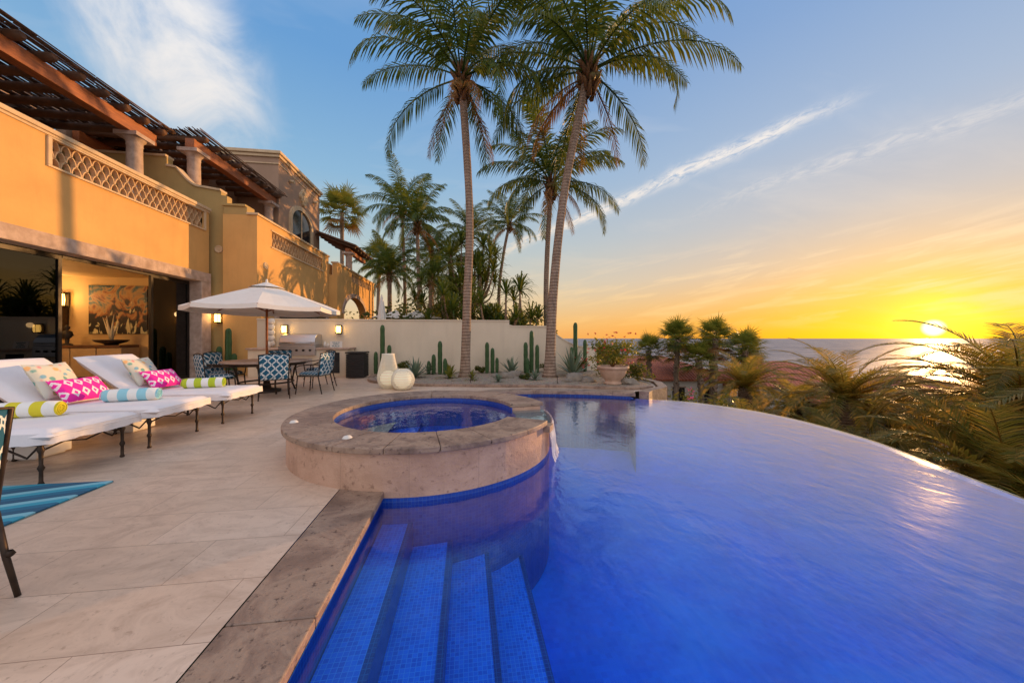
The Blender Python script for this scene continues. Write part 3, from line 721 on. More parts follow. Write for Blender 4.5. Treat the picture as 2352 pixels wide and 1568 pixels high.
b=B(); b.box(X,X+.05,14.1,19.1,2.76,3.05); b.box(X,X+.05,14.1,14.39,0,2.757); b.box(X,X+.05,18.91,19.2,0,2.757); b.obj('window_surround',cantera,vb,off=OB)
b=B(); b.box(-14,-9.2,13.46,26,4.3,4.6); b.box(-13.8,-13.5,13.46,19,4.6,9.0); b.box(-13.5,-11.5,17,18.9,4.6,8.9); b.obj('upper_wall',stucco_b,vb,off=OB)
pergola(vb,OB,-9.8,13.55,18.85,8.05,-13.4,.42,[13.75,18.45])
X=-6.9
ap=[(19.35,0),(20.3,0),(20.3,2.7)]+[(22.4-2.1*math.cos(a),2.7+1.1*math.sin(a)) for a in [math.pi*k/14 for k in range(1,14)]]+[(24.5,2.7),(24.5,0),(26.6,0),(26.6,4.70),(19.35,4.70)]
b=B(); b.poly(ap,'x',X-.4,X); b.box(-9.2,X-.4,19.35,19.75,0,5.30)
b.box(X-.25,X,19.35,21.7,4.702,5.32); b.box(X-.25,X,25.8,26.6,4.702,5.32); b.box(X-.25,X,21.7,25.8,5.15,5.32); b.box(-9.5,X-2.3,19.8,26.6,0,4.7)
b.obj('arcade_wall',stucco,vb,off=OB)
b=B(); b.box(X-.3,X+.05,19.3,26.65,5.322,5.40); b.obj('parapet_cap',trim,vb,off=OB)
b=B()
for k in range(14):
    a=math.pi*k/14;a2=math.pi*(k+1)/14
    q=lambda r,h,t:(22.4-r*math.cos(t),2.7+h*math.sin(t))
    b.poly([q(2.1,1.1,a),q(2.1,1.1,a2),q(2.35,1.35,a2),q(2.35,1.35,a)],'x',X+.001,X+.05)
b.obj('arch_moulding',cantera,vb,off=OB)
screen('breeze_screen',vb,X-.04,21.7,25.8,4.70,5.15,OB)
X=-9.58
b=B(); b.box(-13.6,X,18.92,23.8,4.6,10.55); b.obj('tower_wall',stucco_b,vb,off=OB)
b=B(); b.box(-13.7,X+.08,18.84,23.88,10.552,10.70); b.box(-13.8,X+.16,18.76,23.96,10.702,10.86); b.box(-13.64,X+.03,18.87,23.83,10.2,10.27); b.obj('cornice',trim,vb,off=OB,bevel=.02)
def archpoly(yc,w_,z0,zs,h,n=12):
    return [(yc-w_,z0),(yc-w_,zs)]+[(yc-w_*math.cos(math.pi*k/n),zs+h*math.sin(math.pi*k/n)) for k in range(1,n)]+[(yc+w_,zs),(yc+w_,z0)]
b=B(); b.poly(archpoly(21.3,1.15,6.3,7.9,.75),'x',X+.001,X+.02); wo=b.obj('arched_window',winm,vb,off=OB)
b=B(); o1=archpoly(21.3,1.38,6.3,7.9,.98); i1=archpoly(21.3,1.15,6.3,7.9,.75)
for k in range(len(o1)-1): b.poly([o1[k],o1[k+1],i1[k+1],i1[k]],'x',X+.002,X+.10)
b.box(X+.002,X+.14,19.85,22.75,6.15,6.298); b.box(X+.021,X+.05,21.27,21.33,6.3,8.6)
b.obj('window_surround',trim,vb,off=OB)
b=B()
for (dy,dz,r) in((0,.30,.20),(0,-.30,.20),(.27,0,.20),(-.27,0,.20),(0,0,.27),(.19,.2,.13),(-.19,.2,.13),(.19,-.2,.13),(-.19,-.2,.13)):
    b.lathe([(r,0),(r,.08),(r*.82,.13),(r*.6,.09),(.001,.12)],n=18,M=Matrix.Translation((X,21.5+dy,9.55+dz))@Matrix.Rotation(rad(90),4,'Y'))
b.obj('carved_crest',trim,vb,off=OB)
for y in(20.0,22.9):
    b=B(); b.tube([(X,y,9.85),(X+.25,y,9.8)],[.09,.08],10); b.obj('water_spout',trim,vb,off=OB)
b=B(); b.box(-7.75,-7.5,23.1,26.6,6.85,7.08); b.obj('eave_beam',wood,vb,off=OB)
b=B()
for k in range(6): b.tube([(-9.5,23.2+k*.62,7.95),(-7.15,23.2+k*.62,7.12)],.08,8)
b.obj('rafter_logs',wood_d,vb,off=OB)
b=B(); b.add([(-9.5,23.0,8.06),(-7.05,23.0,7.20),(-7.05,26.8,7.20),(-9.5,26.8,8.06),(-9.5,23.0,8.16),(-7.05,23.0,7.30),(-7.05,26.8,7.30),(-9.5,26.8,8.16)],[(0,1,2,3),(4,5,6,7),(0,1,5,4),(1,2,6,5)]); b.obj('eave_roof',wood_d,vb,off=OB)
column(vb,-7.62,23.4,4.5,6.85,OB,r=.2)
b=B(); b.box(-14.5,-12.5,13.6,18.9,8.95,9.6); b.obj('upper_parapet',stucco_b,vb,off=OB)
# ------------------------------------------------------------------ back garden wall
gw=[(-7.30,0),(-7.30,1.95),(1.61,1.95),(1.61,1.78),(1.75,1.74),(3.05,1.74)]
for k in range(1,9):
    t=k/8; gw.append((3.05+1.6*t,.94+.80*(1-math.sin(t*math.pi/2))))
gw+=[(5.12,.94),(5.12,0)]
wl=B(); wl.poly(gw,'y',13.03,13.28)
gwt=thing('garden_wall',(-1,13.1,0),"long cream stucco garden wall stepping and curving down","wall")
wl.obj('wall_body',stucco_w,gwt,off=(-1,13.1,0))
b=B(); tp=gw[1:-1]
for i in range(len(tp)-1):
    a_,c_=tp[i],tp[i+1]
    if abs(a_[0]-c_[0])<.01: continue
    b.poly([a_,c_,(c_[0],c_[1]+.05),(a_[0],a_[1]+.05)],'y',13.0,13.31)
b.obj('wall_cap',stucco_w,gwt,off=(-1,13.1,0))
# ------------------------------------------------------------------ outdoor kitchen
ko=(-5.6,12.6,0)
kt=thing('barbecue_counter',ko,"cream stucco outdoor kitchen counter against the garden wall","counter")
b=B(); b.box(-7.2,-4.05,12.34,13.0,0,.92); b.obj('counter_base',stucco_w,kt,off=ko,bevel=.01)
b=B(); b.box(-7.24,-3.98,12.28,13.02,.922,.98); b.obj('countertop',cantera,kt,off=ko,bevel=.008)
b=B(); b.box(-4.78,-4.32,12.32,12.339,.12,.82); b.obj('fridge_door',winm,kt,off=ko)
b=B(); b.box(-6.15,-5.2,12.325,12.339,.15,.62); b.obj('cabinet_door',steel,kt,off=ko)
gr=thing('gas_grill',(-5.65,12.62,.98),"stainless steel gas grill built into the counter","grill")
b=B(); b.box(-.58,.58,-.36,.28,-.25,.08); b.obj('body',steel,gr,bevel=.01)
b=B(); hp=[(-.36,.082),(-.36,.2),(-.30,.34),(-.18,.44),(.05,.48),(.26,.44),(.28,.082)]
b.poly(hp,'x',-.56,.56); b.obj('hood',steel,gr,bevel=.015)
b=B(); b.tube([(-.45,-.42,.17),(.45,-.42,.17)],.015,8); b.tube([(-.42,-.42,.17),(-.42,-.35,.17)],.01,6); b.tube([(.42,-.42,.17),(.42,-.35,.17)],.01,6); b.obj('handle',steel,gr)
for k in range(5):
    b=B(); b.tube([(-.42+k*.21,-.36,-.08),(-.42+k*.21,-.40,-.08)],.035,12); b.obj('knob',darkframe,gr)
b=B(); b.box(-.2,.2,0,.02,0,.22); sg=b.obj('tabletop_sign',white_st,loc=(-4.5,12.5,.985)); tag(sg,"small white sign on the counter reading THIS IS MY HAPPY PLACE","sign"); sg.rotation_euler=(rad(-8),0,0)
def text(s,size,parent,loc,m):
    cu=bpy.data.curves.new('t','FONT'); cu.body=s; cu.size=size; cu.align_x='CENTER'; cu.extrude=.002
    to=bpy.data.objects.new('t',cu); COL.objects.link(to); bpy.context.view_layer.update()
    me=bpy.data.meshes.new_from_object(to.evaluated_get(bpy.context.evaluated_depsgraph_get())); bpy.data.objects.remove(to)
    me.materials.clear(); me.materials.append(m)
    o=bpy.data.objects.new('lettering',me); COL.objects.link(o); o.parent=parent; o.location=loc; o.rotation_euler=(rad(90),0,0)
ink=mat('teal_ink',(.02,.18,.22),(.02,.15,.2),3,.8)
text('THIS IS MY',.055,sg,(0,-.003,.155),ink); text('HAPPY',.06,sg,(0,-.003,.095),ink); text('PLACE',.085,sg,(0,-.003,.02),ink)
for k,(x,y,h,r) in enumerate(((-4.95,12.75,.22,.05),(-4.83,12.7,.16,.045),(-6.75,12.7,.2,.07))):
    b=B(); b.lathe([(.001,0),(r,0),(r*1.05,h*.5),(r*.8,h*.8),(r*.45,h*.88),(r*.5,h),(.001,h)],n=14); o=b.obj('ceramic_jar',white_st,loc=(x,y,.981)); tag(o,"small white ceramic jar on the barbecue counter","jar","jars on the counter")
b=B()
for k in range(5):
    b.lathe([(.001,0),(.11,.0),(.13,.03),(.11,.06),(.001,.06)],(0,0,0),10,M=Matrix.Translation((0,-.04,k*.19-.38))@Matrix.Rotation(rad(90),4,'X'))
o=b.obj('ceramic_wall_ornament',white_st,loc=(-6.78,12.99,1.50)); tag(o,"hanging pale round ceramic ornament on the garden wall","ornament")
bn=thing('waste_bin',(-3.62,11.95,0),"square black wicker bin standing beside the barbecue counter","bin")
b=B()
for k in range(14): b.box(-.28,.28,-.28,.28,.03+k*.055,.03+k*.055+.048)
b.obj('body',black,bn,bevel=.008)
b=B(); b.box(-.30,.30,-.30,.30,.81,.86); b.obj('lid',black,bn,bevel=.01)
# ------------------------------------------------------------------ parasol, table and chairs
TC=(-4.85,9.05,0)
pa=thing('parasol',TC,"open octagonal white market parasol standing through the dining table","parasol")
N=8; r0=1.60
def ring(r,z,N=8,sub=4,sag=.0):
    out=[]
    for k in range(N):
        for s in range(sub):
            t0=2*math.pi*(k+.5)/N;t1=2*math.pi*(k+1.5)/N; f=s/sub
            x=(1-f)*math.cos(t0)+f*math.cos(t1); y=(1-f)*math.sin(t0)+f*math.sin(t1)
            out.append((r*x,r*y,z-sag*4*f*(1-f)))
    return out
q=32
b=B(); rings=[ring(.02,2.60),ring(.35,2.50,sag=.0),ring(.85,2.32,sag=.02),ring(1.28,2.16,sag=.035),ring(r0,2.03,sag=.04),ring(r0+.005,1.93,sag=.03)]
vs=[v for rg in rings for v in rg]
b.add(vs,[(i*q+k,i*q+(k+1)%q,(i+1)*q+(k+1)%q,(i+1)*q+k) for i in range(5) for k in range(q)])
b.obj('canopy',canvas,pa)
b=B(); rg=[ring(.02,2.67),ring(.38,2.53,sag=.0)]; vs=[v for r_ in rg for v in r_]; b.add(vs,[(k,(k+1)%q,q+(k+1)%q,q+k) for k in range(q)]); b.lathe([(.001,.09),(.02,.07),(.03,.03),(.02,0)],(0,0,2.66),10); b.obj('vent_cap',canvas,pa)
b=B(); b.tube([(0,0,.05),(0,0,2.64)],.026,12); b.obj('pole',wood,pa)
b=B()
for k in range(8):
    a=2*math.pi*(k+.5)/8; b.tube([(0,0,2.56),(r0*math.cos(a),r0*math.sin(a),2.01)],.012,6); b.tube([(0,0,1.95),(.8*math.cos(a),.8*math.sin(a),2.28)],.010,6)
b.obj('ribs',wood,pa)
b=B(); b.lathe([(.3,0),(.3,.06),(.1,.1),(.05,.3),(.035,.3)],n=20); b.obj('base_weight',bronze,pa)
tb=thing('dining_table',TC,"round stone-topped patio dining table on bronze legs under the parasol","table")
b=B(); b.lathe([(.03,.72),(.86,.72),(.9,.735),(.9,.755),(.88,.77),(.03,.77)],n=48,sm=False); b.obj('tabletop',cantera,tb)
for k in range(4):
    a=math.pi/4+k*math.pi/2; b=B(); c_,s_1=math.cos(a),math.sin(a)
    b.tube([(.62*c_,.62*s_1,0),(.55*c_,.55*s_1,.2),(.60*c_,.60*s_1,.5),(.68*c_,.68*s_1,.72)],[.022,.02,.022,.022],8); b.obj('leg',bronze,tb)
b=B(); b.lathe([(.56,.22),(.58,.24),(.56,.26),(.54,.24),(.56,.22)],n=32); b.lathe([(.8,.66),(.82,.68),(.82,.72),(.8,.72),(.8,.66)],n=32); b.obj('stretcher',bronze,tb)
def cushion(w,l,t,nx=14,ny=14,p=3.0,wr=.012,seed=0,hem=0):
    vs=[];fs=[]
    for side in(1,-1):
        for j in range(ny+1):
            for i in range(nx+1):
                u=-1+2*i/nx; v=-1+2*j/ny
                e=max(0,(1-abs(u)**p))*max(0,(1-abs(v)**p))
                h_=t/2*e**.4
                n_=mnoise.noise(Vector((u*2.2+seed,v*2.2*l/w,side*3)))*wr*e**.3
                vs.append((u*w/2,v*l/2,side*h_+n_))
    m=(nx+1)*(ny+1)
    for s in range(2):
        for j in range(ny):
            for i in range(nx):
                a=s*m+j*(nx+1)+i; f=(a,a+1,a+nx+2,a+nx+1); fs.append(f if s==0 else f[::-1])
    return vs,fs
def chair(loc,rot):
    ch=thing('dining_chair',loc,"bronze patio armchair with teal and white lattice upholstery",'chair',rot=rot,group="chairs around the patio table")
    b=B(); vs,fs=cushion(.52,.5,.12,10,10,4,.004); b.add([(x,y,z+.46) for x,y,z in vs],fs,0,True); b.obj('seat_cushion',lat,ch)
    b=B(); vs,fs=cushion(.54,.56,.10,10,10,5,.004); M=Matrix.Translation((0,-.27,.68))@Matrix.Rotation(rad(97),4,'X'); b.add([M@Vector(v) for v in vs],fs,0,True); b.obj('backrest',lat,ch)
    for sx in(-1,1):
        for (y0,y1) in((.24,.28),(-.24,-.34)):
            b=B(); b.tube([(sx*.26,y0,.43),(sx*.265,(y0+y1)/2,.2),(sx*.275,y1,0)],[.014,.013,.011],7); b.lathe([(.013,0),(.022,.012),(.013,.03)],(sx*.272,(y0+y1)/2*1.02,.2),8); b.obj('leg',bronze,ch)
        b=B(); b.tube([(sx*.27,-.27,.68),(sx*.30,-.1,.69),(sx*.31,.15,.67),(sx*.29,.27,.62),(sx*.27,.25,.43)],.013,7); b.obj('armrest',bronze,ch)
    b=B(); b.tube([(-.26,.24,.415),(.26,.24,.415),(.26,-.25,.415),(-.26,-.25,.415),(-.26,.24,.415)],.012,6)
    b.tube([(-.25,-.25,.42),(-.27,-.31,.95),(0,-.32,.985),(.27,-.31,.95),(.25,-.25,.42)],.012,6); b.obj('seat_frame',bronze,ch)
    return ch
c0=None
for a in(-62,-14,48,112,178,226):
    A_=rad(a); r_=1.08; loc=(TC[0]+.15+r_*math.cos(A_),TC[1]+r_*math.sin(A_),0); rot=A_+math.pi/2
    if c0 is None: c0=chair(loc,rot)
    else: dup(c0,loc,rot+R.uniform(-.1,.1))
cf=dup(c0,(-2.635,1.83,0),rad(79),label="bronze patio armchair with teal lattice upholstery standing alone by the rug")
# ------------------------------------------------------------------ rug & chaises
b=B(); b.box(-5.6,-3.17,1.1,3.53,.004,.016); o=b.obj('outdoor_rug',rug); tag(o,"flat outdoor rug with blue and teal zigzag stripes","rug")
def chaise(loc,label):
    c=thing('chaise_longue',loc,label,'sun lounger',group="white cushioned loungers in a row")
    b=B()
    b.tube([(0,-.36,.36),(-1.95,-.36,.36)],.016,8); b.tube([(0,.36,.36),(-1.95,.36,.36)],.016,8); b.tube([(0,-.36,.36),(0,.36,.36)],.018,8); b.tube([(-1.95,-.36,.36),(-1.95,.36,.36)],.016,8)
    for k in range(7): b.box(-.12-k*.16,-.07-k*.16,-.35,.35,.35,.37)
    b.tube([(0,-.36,.36),(-.1,-.365,.24),(-.28,-.36,.33)],.009,6); b.tube([(0,.36,.36),(-.1,.365,.24),(-.28,.36,.33)],.009,6)
    b.tube([(0.0,-.36,.30),(0,-.18,.34),(0,0,.30),(0,.18,.34),(0,.36,.30)],.008,6)
    for sy in(-1,1): b.tube([(-1.18,sy*.33,.38),(-1.82,sy*.33,.88)],.014,8)
    b.tube([(-1.82,-.33,.88),(-1.82,.33,.88)],.014,8); b.tube([(-1.62,-.3,.72),(-1.85,-.3,.36)],.01,6); b.tube([(-1.62,.3,.72),(-1.85,.3,.36)],.01,6)
    b.obj('frame',bronze,c)
    for x in(0,-1.0,-1.9):
        for sy in(-1,1):
            b=B(); b.lathe([(.013,0),(.022,.01),(.014,.03),(.013,.12),(.024,.15),(.013,.18),(.015,.28),(.026,.31),(.016,.335),(.018,.36)],(x,sy*.36,0),10); b.obj('leg',bronze,c)
    b=B(); sd_=R.random()*9
    vs,fs=cushion(1.36,.85,.13,28,20,16,.010,sd_); b.add([(x-.55,y,z+.435) for x,y,z in vs],fs,0,True)
    vs=[];n=60
    per=[]
    for k in range(n+1):
        t=k/n*3.0
        if t<1.1: per.append((-1.15+t,-.425))
        elif t<1.1+.85: per.append((.125,-.425+(t-1.1)))
        else: per.append((.125-(t-1.95),.425))
    for i,(x,y) in enumerate(per):
        dz=.006*math.sin(i*.5+sd_)+.003*math.sin(i*1.9)
        w_=.004*math.sin(i*1.3)
        vs+=[(x*1.005,y*1.005,.465),(x*1.01+w_,y*1.012+w_,.415),(x*1.01+w_*1.6,y*1.016+w_,.368+dz)]
    b.add(vs,[(3*i+j,3*i+3+j,3*i+4+j,3*i+1+j) for i in range(n) for j in (0,1)],0,True)
    b.obj('seat_cushion',cloth,c)
    b=B(); vs,fs=cushion(1.0,.84,.14,18,16,12,.010,sd_+4); M=Matrix.Translation((-1.52,0,.72))@Matrix.Rotation(rad(38),4,'Y'); b.add([M@Vector(v) for v in vs],fs,0,True); b.obj('back_cushion',cloth,c)
    return c
labs=("bronze sun lounger with white cushion holding a yellow striped towel","bronze sun lounger with white cushion holding a pale blue striped towel","bronze sun lounger with white cushion holding a green striped towel")
ch1=chaise((-3.75,3.91,0),labs[0]); dup(ch1,(-3.74,4.94,0),label=labs[1]); dup(ch1,(-3.69,6.09,0),label=labs[2])
for y in(4.43,5.5):
    b=B(); b.box(-.2,.2,-.17,.17,.02,.40); b.box(-.17,.17,-.14,.14,0,.02); b.box(-.215,.215,-.185,.185,.40,.43)
    o=b.obj('side_table',white_st,bevel=.01,loc=(-4.75,y,0)); tag(o,"white stone block side table between two loungers","side table","block side tables")
def towel(loc,rot,m,label):
    b=B(); r=.076; L=.26
    prof=[(.03,-L+.005),(.05,-L-.003),(.064,-L),(r,-L+.015),(r+.004,-L*.4),(r,0),(r+.004,L*.5),(r,L-.015),(.064,L),(.05,L+.003),(.03,L-.005),(.001,L-.01)]
    b.lathe([(.001,-L+.01)]+prof,n=24,M=Matrix.Rotation(rad(90),4,'Y'))
    pts=[]
    for k in range(40):
        a=k*.42; rr=.012+.0015*k; pts.append((L+.006,rr*math.cos(a),rr*math.sin(a)))
    b.tube(pts,.004,5)
    b.tube([(-x,y,z) for x,y,z in pts],.004,5)
    b.add([(-L,.0,-r-.001),(L,.0,-r-.001),(L,.10,-r+.004),(-L,.10,-r+.004)],[(0,1,2,3)])
    o=b.obj('rolled_towel',m,loc=loc); o.rotation_euler=(0,0,rot); tag(o,label,"towel","rolled towels on the loungers")
towel((-4.42,4.06,.58),rad(12),tw_y,"rolled white towel with yellow stripes on a lounger")
towel((-4.26,4.98,.58),rad(16),tw_b,"rolled white towel with pale blue stripes on a lounger")
towel((-4.24,6.16,.58),rad(16),tw_g,"rolled white towel with lime green stripes on a lounger")
def pillow(loc,rot,m,w_,h_,label):
    b=B(); vs,fs=cushion(w_,h_,.16,18,14,2.2,.012,R.random()*9)
    out=[]
    for x,y,z in vs:
        u=x/(w_/2);v=y/(h_/2); k=1+.06*abs(u*v)-.05*(1-abs(u))*abs(v)-.05*(1-abs(v))*abs(u)
        out.append((x*k,y*k,z))
    b.add(out,fs,0,True); o=b.obj('throw_pillow',m,loc=loc); o.rotation_euler=rot; tag(o,label,"pillow")
for (dy) in (0,1.15):
    pillow((-5.02,4.90+dy,.79),(rad(62),0,rad(97)),floral,.48,.44,"square floral throw pillow leaning on a lounger back")
    pillow((-4.80,4.96+dy,.665),(rad(52),0,rad(88)),pink,.52,.32,"hot pink and white patterned lumbar pillow on a lounger")
# ------------------------------------------------------------------ lanterns
def lantern(loc,tall):
    t=thing('floor_lantern',loc,"tall woven cream floor lantern with a round globe" if tall else "round woven cream lantern with a glowing globe inside","lantern",group="woven lanterns on the deck")
    if tall: prof=[(.17,.0),(.24,.12),(.27,.28),(.25,.42),(.20,.62),(.16,.80),(.15,.88)]
    else: prof=[(.14,0),(.22,.06),(.275,.18),(.28,.28),(.24,.40),(.16,.49),(.10,.52)]
    b=B(); n=64
    P=[Vector((p[0],0,p[1])) for p in prof]; P=catmull(P,4)
    for k in range(n):
        a=2*math.pi*k/n
        b.tube([(p.x*math.cos(a),p.x*math.sin(a),p.z) for p in P],.0075,4)
    for p in P[::2]: b.tube([(p.x*math.cos(a*math.pi/16),p.x*math.sin(a*math.pi/16),p.z) for a in range(33)],.006,4,cap=False)
    b.lathe([(.001,.0),(prof[0][0]+.01,.0),(prof[0][0]+.01,.02),(.001,.02)],n=20)
    if tall: b.lathe([(.16,.87),(.16,.90),(.001,.90)],n=20)
    b.obj('woven_shade',lanf,t)
    b=B(); r=.20 if tall else .22; zc_=.26
    b.lathe([(max(.001,r*math.sin(math.pi*k/12)),zc_-r*math.cos(math.pi*k/12)) for k in range(13)],n=24); b.obj('globe',gloww,t)
lantern((-2.05,9.30,0),True); lantern((-1.62,8.98,0),False)
# ------------------------------------------------------------------ vegetation generators
def strip(b,pts,ws,side,m=0):
    vs=[];n=len(pts)
    for p,w_ in zip(pts,ws):
        if w_<=0: vs.append(p)
        else: vs+=[p-side*w_,p+side*w_]
    fs=[]
    for k in range(n-1):
        if ws[k+1]>0: fs.append((2*k,2*k+1,2*k+3,2*k+2))
        else: fs.append((2*k,2*k+1,2*k+2))
    b.add(vs,fs,m)
def frond(b,o,az,el,L,droop,ll,n=34,w=.022,hang=.45,m=0,petiole=.12,vup=0,fwd=.55,rr=.03):
    p=Vector(o); ang=el; pts=[p.copy()];dirs=[]
    twist=R.uniform(-.35,.35)
    for i in range(n):
        az+=twist/n
        d_=Vector((math.cos(ang)*math.cos(az),math.cos(ang)*math.sin(az),math.sin(ang))); dirs.append(d_)
        p=p+d_*(L/n); pts.append(p.copy()); ang-=droop/n*(.4+1.2*i/n)
    dirs.append(dirs[-1])
    b.tube(pts[::3]+[pts[-1]],[rr*(1-.85*i/(len(pts[::3]))) for i in range(len(pts[::3])+1)],3,m,cap=False)
    for i in range(n+1):
        t=i/n
        if t<petiole: continue
        d_=dirs[i]; side=d_.cross(Vector((0,0,1)))
        if side.length<.1: side=Vector((-math.sin(az),math.cos(az),0))
        side.normalize(); up=side.cross(d_).normalized()
        lt=ll*max(.15,math.sin(math.pi*(.10+.86*((t-petiole)/(1-petiole))))**.55)
        for sg_ in(-1,1):
            if R.random()<.05: continue
            q=pts[i]; l_=lt*R.uniform(.8,1.12)
            dd=(side*sg_*.85+d_*(fwd+R.uniform(-.12,.12)+.5*t)+up*vup-Vector((0,0,1))*hang*R.uniform(.2,1.0)).normalized()
            p1=q+dd*l_*.45; dd2=(dd-Vector((0,0,1))*hang*R.uniform(.5,1.5)).normalized(); p2=p1+dd2*l_*.55
            strip(b,[q,p1,p2],[w*.7,w,0],d_,m)
def coco_crown(seed,N=25,L=3.7,dead=4):
    R.seed(seed); b=B()
    for i in range(N):
        f=i/N; az=i*2.39996+R.uniform(-.3,.3)
        el=rad(83-88*f**1.1+R.uniform(-8,8)); dr=rad(64+46*f+R.uniform(-18,18))
        frond(b,(0.10*math.cos(az),.10*math.sin(az),.15-.3*f),az,el,L*R.uniform(.85,1.12),dr,.86,n=60,w=.029,hang=.40+.65*f,petiole=.14,rr=.038)
    for i in range(dead):
        az=R.uniform(0,6.28); frond(b,(.1*math.cos(az),.1*math.sin(az),-.3),az,rad(-25),L*.7,rad(60),.6,n=36,w=.022,hang=1.3,m=1)
    for i in range(30):
        az=i*2.4; z0=-.95+.035*i
        b.tube([(.13*math.cos(az),.13*math.sin(az),z0),(.25*math.cos(az),.25*math.sin(az),z0+.22),(.38*math.cos(az),.38*math.sin(az),z0+.34+R.uniform(-.1,.1))],[.08,.055,.02],5,2)
    for i in range(9):
        az=R.uniform(0,6.28); r=.26
        b.lathe([(max(.001,.10*math.sin(math.pi*k/6)),-.11*math.cos(math.pi*k/6)) for k in range(7)],(r*math.cos(az),r*math.sin(az),-.35+R.uniform(-.15,.15)),8,3)
    me=b.obj('crown',[palmleaf,deadleaf,husk,mat('coconut',(.16,.14,.03),(.20,.10,.03),6,.5)],recalc=False)
    m=me.data; bpy.data.objects.remove(me); return m
def fan_crown(seed,N=38,r=1.0):
    R.seed(seed); b=B()
    for i in range(N):
        f=i/N; az=i*2.4+R.uniform(-.2,.2); el=rad(84-122*f)
        d_=Vector((math.cos(el)*math.cos(az),math.cos(el)*math.sin(az),math.sin(el)))
        pl_=R.uniform(.6,1.05)*r; end=d_*pl_-Vector((0,0,.1*(1-math.sin(el))))
        b.tube([Vector((0,0,0)),d_*pl_*.5+Vector((0,0,.04)),end],[.018,.014,.01],3,0 if f<.88 else 1,cap=False)
        side=d_.cross(Vector((0,0,1))); side=side.normalized() if side.length>.1 else Vector((1,0,0))
        n_=22
        for k in range(n_):
            a=rad(-115+230*k/(n_-1)); dd=(d_*math.cos(a)+side*math.sin(a)); l_=.88*r*(.75+.25*math.cos(a))*R.uniform(.85,1.12)
            p1=end+dd*l_*.55; p2=p1+(dd-Vector((0,0,R.uniform(.2,.9)))).normalized()*l_*.5
            ax=dd.cross(d_.cross(side)).normalized()
            strip(b,[end,p1,p2],[.006,.034*r,0],ax,0 if f<.9 else 1)
    me=b.obj('crown',[fanleaf,deadleaf],recalc=False); m=me.data; bpy.data.objects.remove(me); return m
def date_crown(seed,N=48,L=3.0):
    R.seed(seed); b=B()
    for i in range(N):
        f=i/N; az=i*2.39996+R.uniform(-.2,.2); el=rad(74-70*f+R.uniform(-8,8)); dr=rad(80+32*f+R.uniform(-15,15))
        frond(b,(0,0,0),az,el,L*R.uniform(.85,1.1),dr,.54,n=58,w=.022,hang=.2,petiole=.10,vup=.28,fwd=.6,rr=.024)
    me=b.obj('crown',[dateleaf],recalc=False); m=me.data; bpy.data.objects.remove(me); return m
cocos=[coco_crown(11),coco_crown(23,27,3.8,5),coco_crown(37,25,3.5,3)]
fans=[fan_crown(5),fan_crown(9,35)]
dates=[date_crown(3),date_crown(8,52,3.1)]
R.seed(99)
def trunk_mesh(path,r0,r1,flare=1.5,n=14,seg=40,boots=False):
    P=catmull([Vector(p) for p in path],max(2,seg//(len(path)-1))); b=B(); rs=[]
    for i in range(len(P)):
        t=i/(len(P)-1); r=r0+(r1-r0)*min(1,t*1.6)**.7; r*=1+(flare-1)*math.exp(-t*22); r*=1+R.uniform(-.02,.02)
        rs.append(r)
    b.tube(P,rs,n,0)
    if boots:
        H=len(P)
        for i in range(150):
            k=R.randint(int(H*.1),H-1); a=R.uniform(0,6.28); p=P[k]; r=rs[k]
            b.tube([p+Vector((r*.8*math.cos(a),r*.8*math.sin(a),0)),p+Vector(((r+.07)*math.cos(a),(r+.07)*math.sin(a),.10))],[.06,.025],4,0)
    return b
def palm(base,top,crown,scale,label,name='coconut_palm',mid=None,r0=.15,r1=.11,cat="palm tree",rotz=0,boots=False,group=None,flare=1.5):
    bx,by=base[0],base[1]; bz=base[2] if len(base)>2 else th(bx,by)-.1
    t=thing(name,(bx,by,bz),label,cat,group=group)
    rel=Vector((top[0]-bx,top[1]-by,top[2]-bz))
    path=[(0,0,0)]
    if mid: path+= [(m[0]-bx,m[1]-by,m[2]-bz) for m in mid]
    else: path+=[(rel.x*.35,rel.y*.35,rel.z*.5)]
    path.append(tuple(rel))
    b=trunk_mesh(path,r0,r1,flare,boots=boots); b.obj('trunk',bark,t)
    o=bpy.data.objects.new('crown',crown); COL.objects.link(o); o.parent=t; o.location=rel; o.scale=(scale,)*3; o.rotation_euler=(0,0,rotz)
    return t
palm((-.07,11.3,0.0),(-.18,11.3,9.9),cocos[0],.98,"tall coconut palm with straight ringed trunk in the gravel bed",mid=[(-.0,11.3,2.4),(.08,11.3,5.5)],r0=.17,r1=.125,rotz=.4,flare=1.45)
palm((2.68,10.94,0.0),(3.97,10.8,10.2),cocos[1],1.12,"tall leaning coconut palm beside the pool end",mid=[(2.82,10.92,3.0),(3.2,10.88,6.3)],r0=.18,r1=.13,rotz=2.1,flare=1.5)
palm((4.0,16.6),(4.15,16.6,9.1),cocos[2],1.08,"coconut palm growing beyond the end of the garden wall",mid=[(3.9,16.6,4.0)],r0=.16,r1=.12,rotz=1.0)
G="palms growing behind the garden wall"
palm((-10.9,31.7),(-10.9,31.7,12.3),fans[0],1.5,"fan palm rising behind the neighbouring villa",'fan_palm',r0=.2,r1=.16,group=G)
palm((-4.6,26.8),(-4.9,26.8,11.2),cocos[0],.92,"coconut palm growing behind the garden wall",rotz=2,group=G)
palm((-3.0,22.6),(-3.2,22.6,8.7),cocos[2],.82,"coconut palm growing behind the garden wall",rotz=3,group=G)
palm((-3.1,28.6),(-2.9,28.6,8.4),cocos[1],.7,"coconut palm growing behind the garden wall",rotz=4,group=G)
palm((-6.6,31.1),(-6.9,31.1,7.6),cocos[2],.85,"coconut palm growing behind the garden wall",rotz=1.3,group=G)
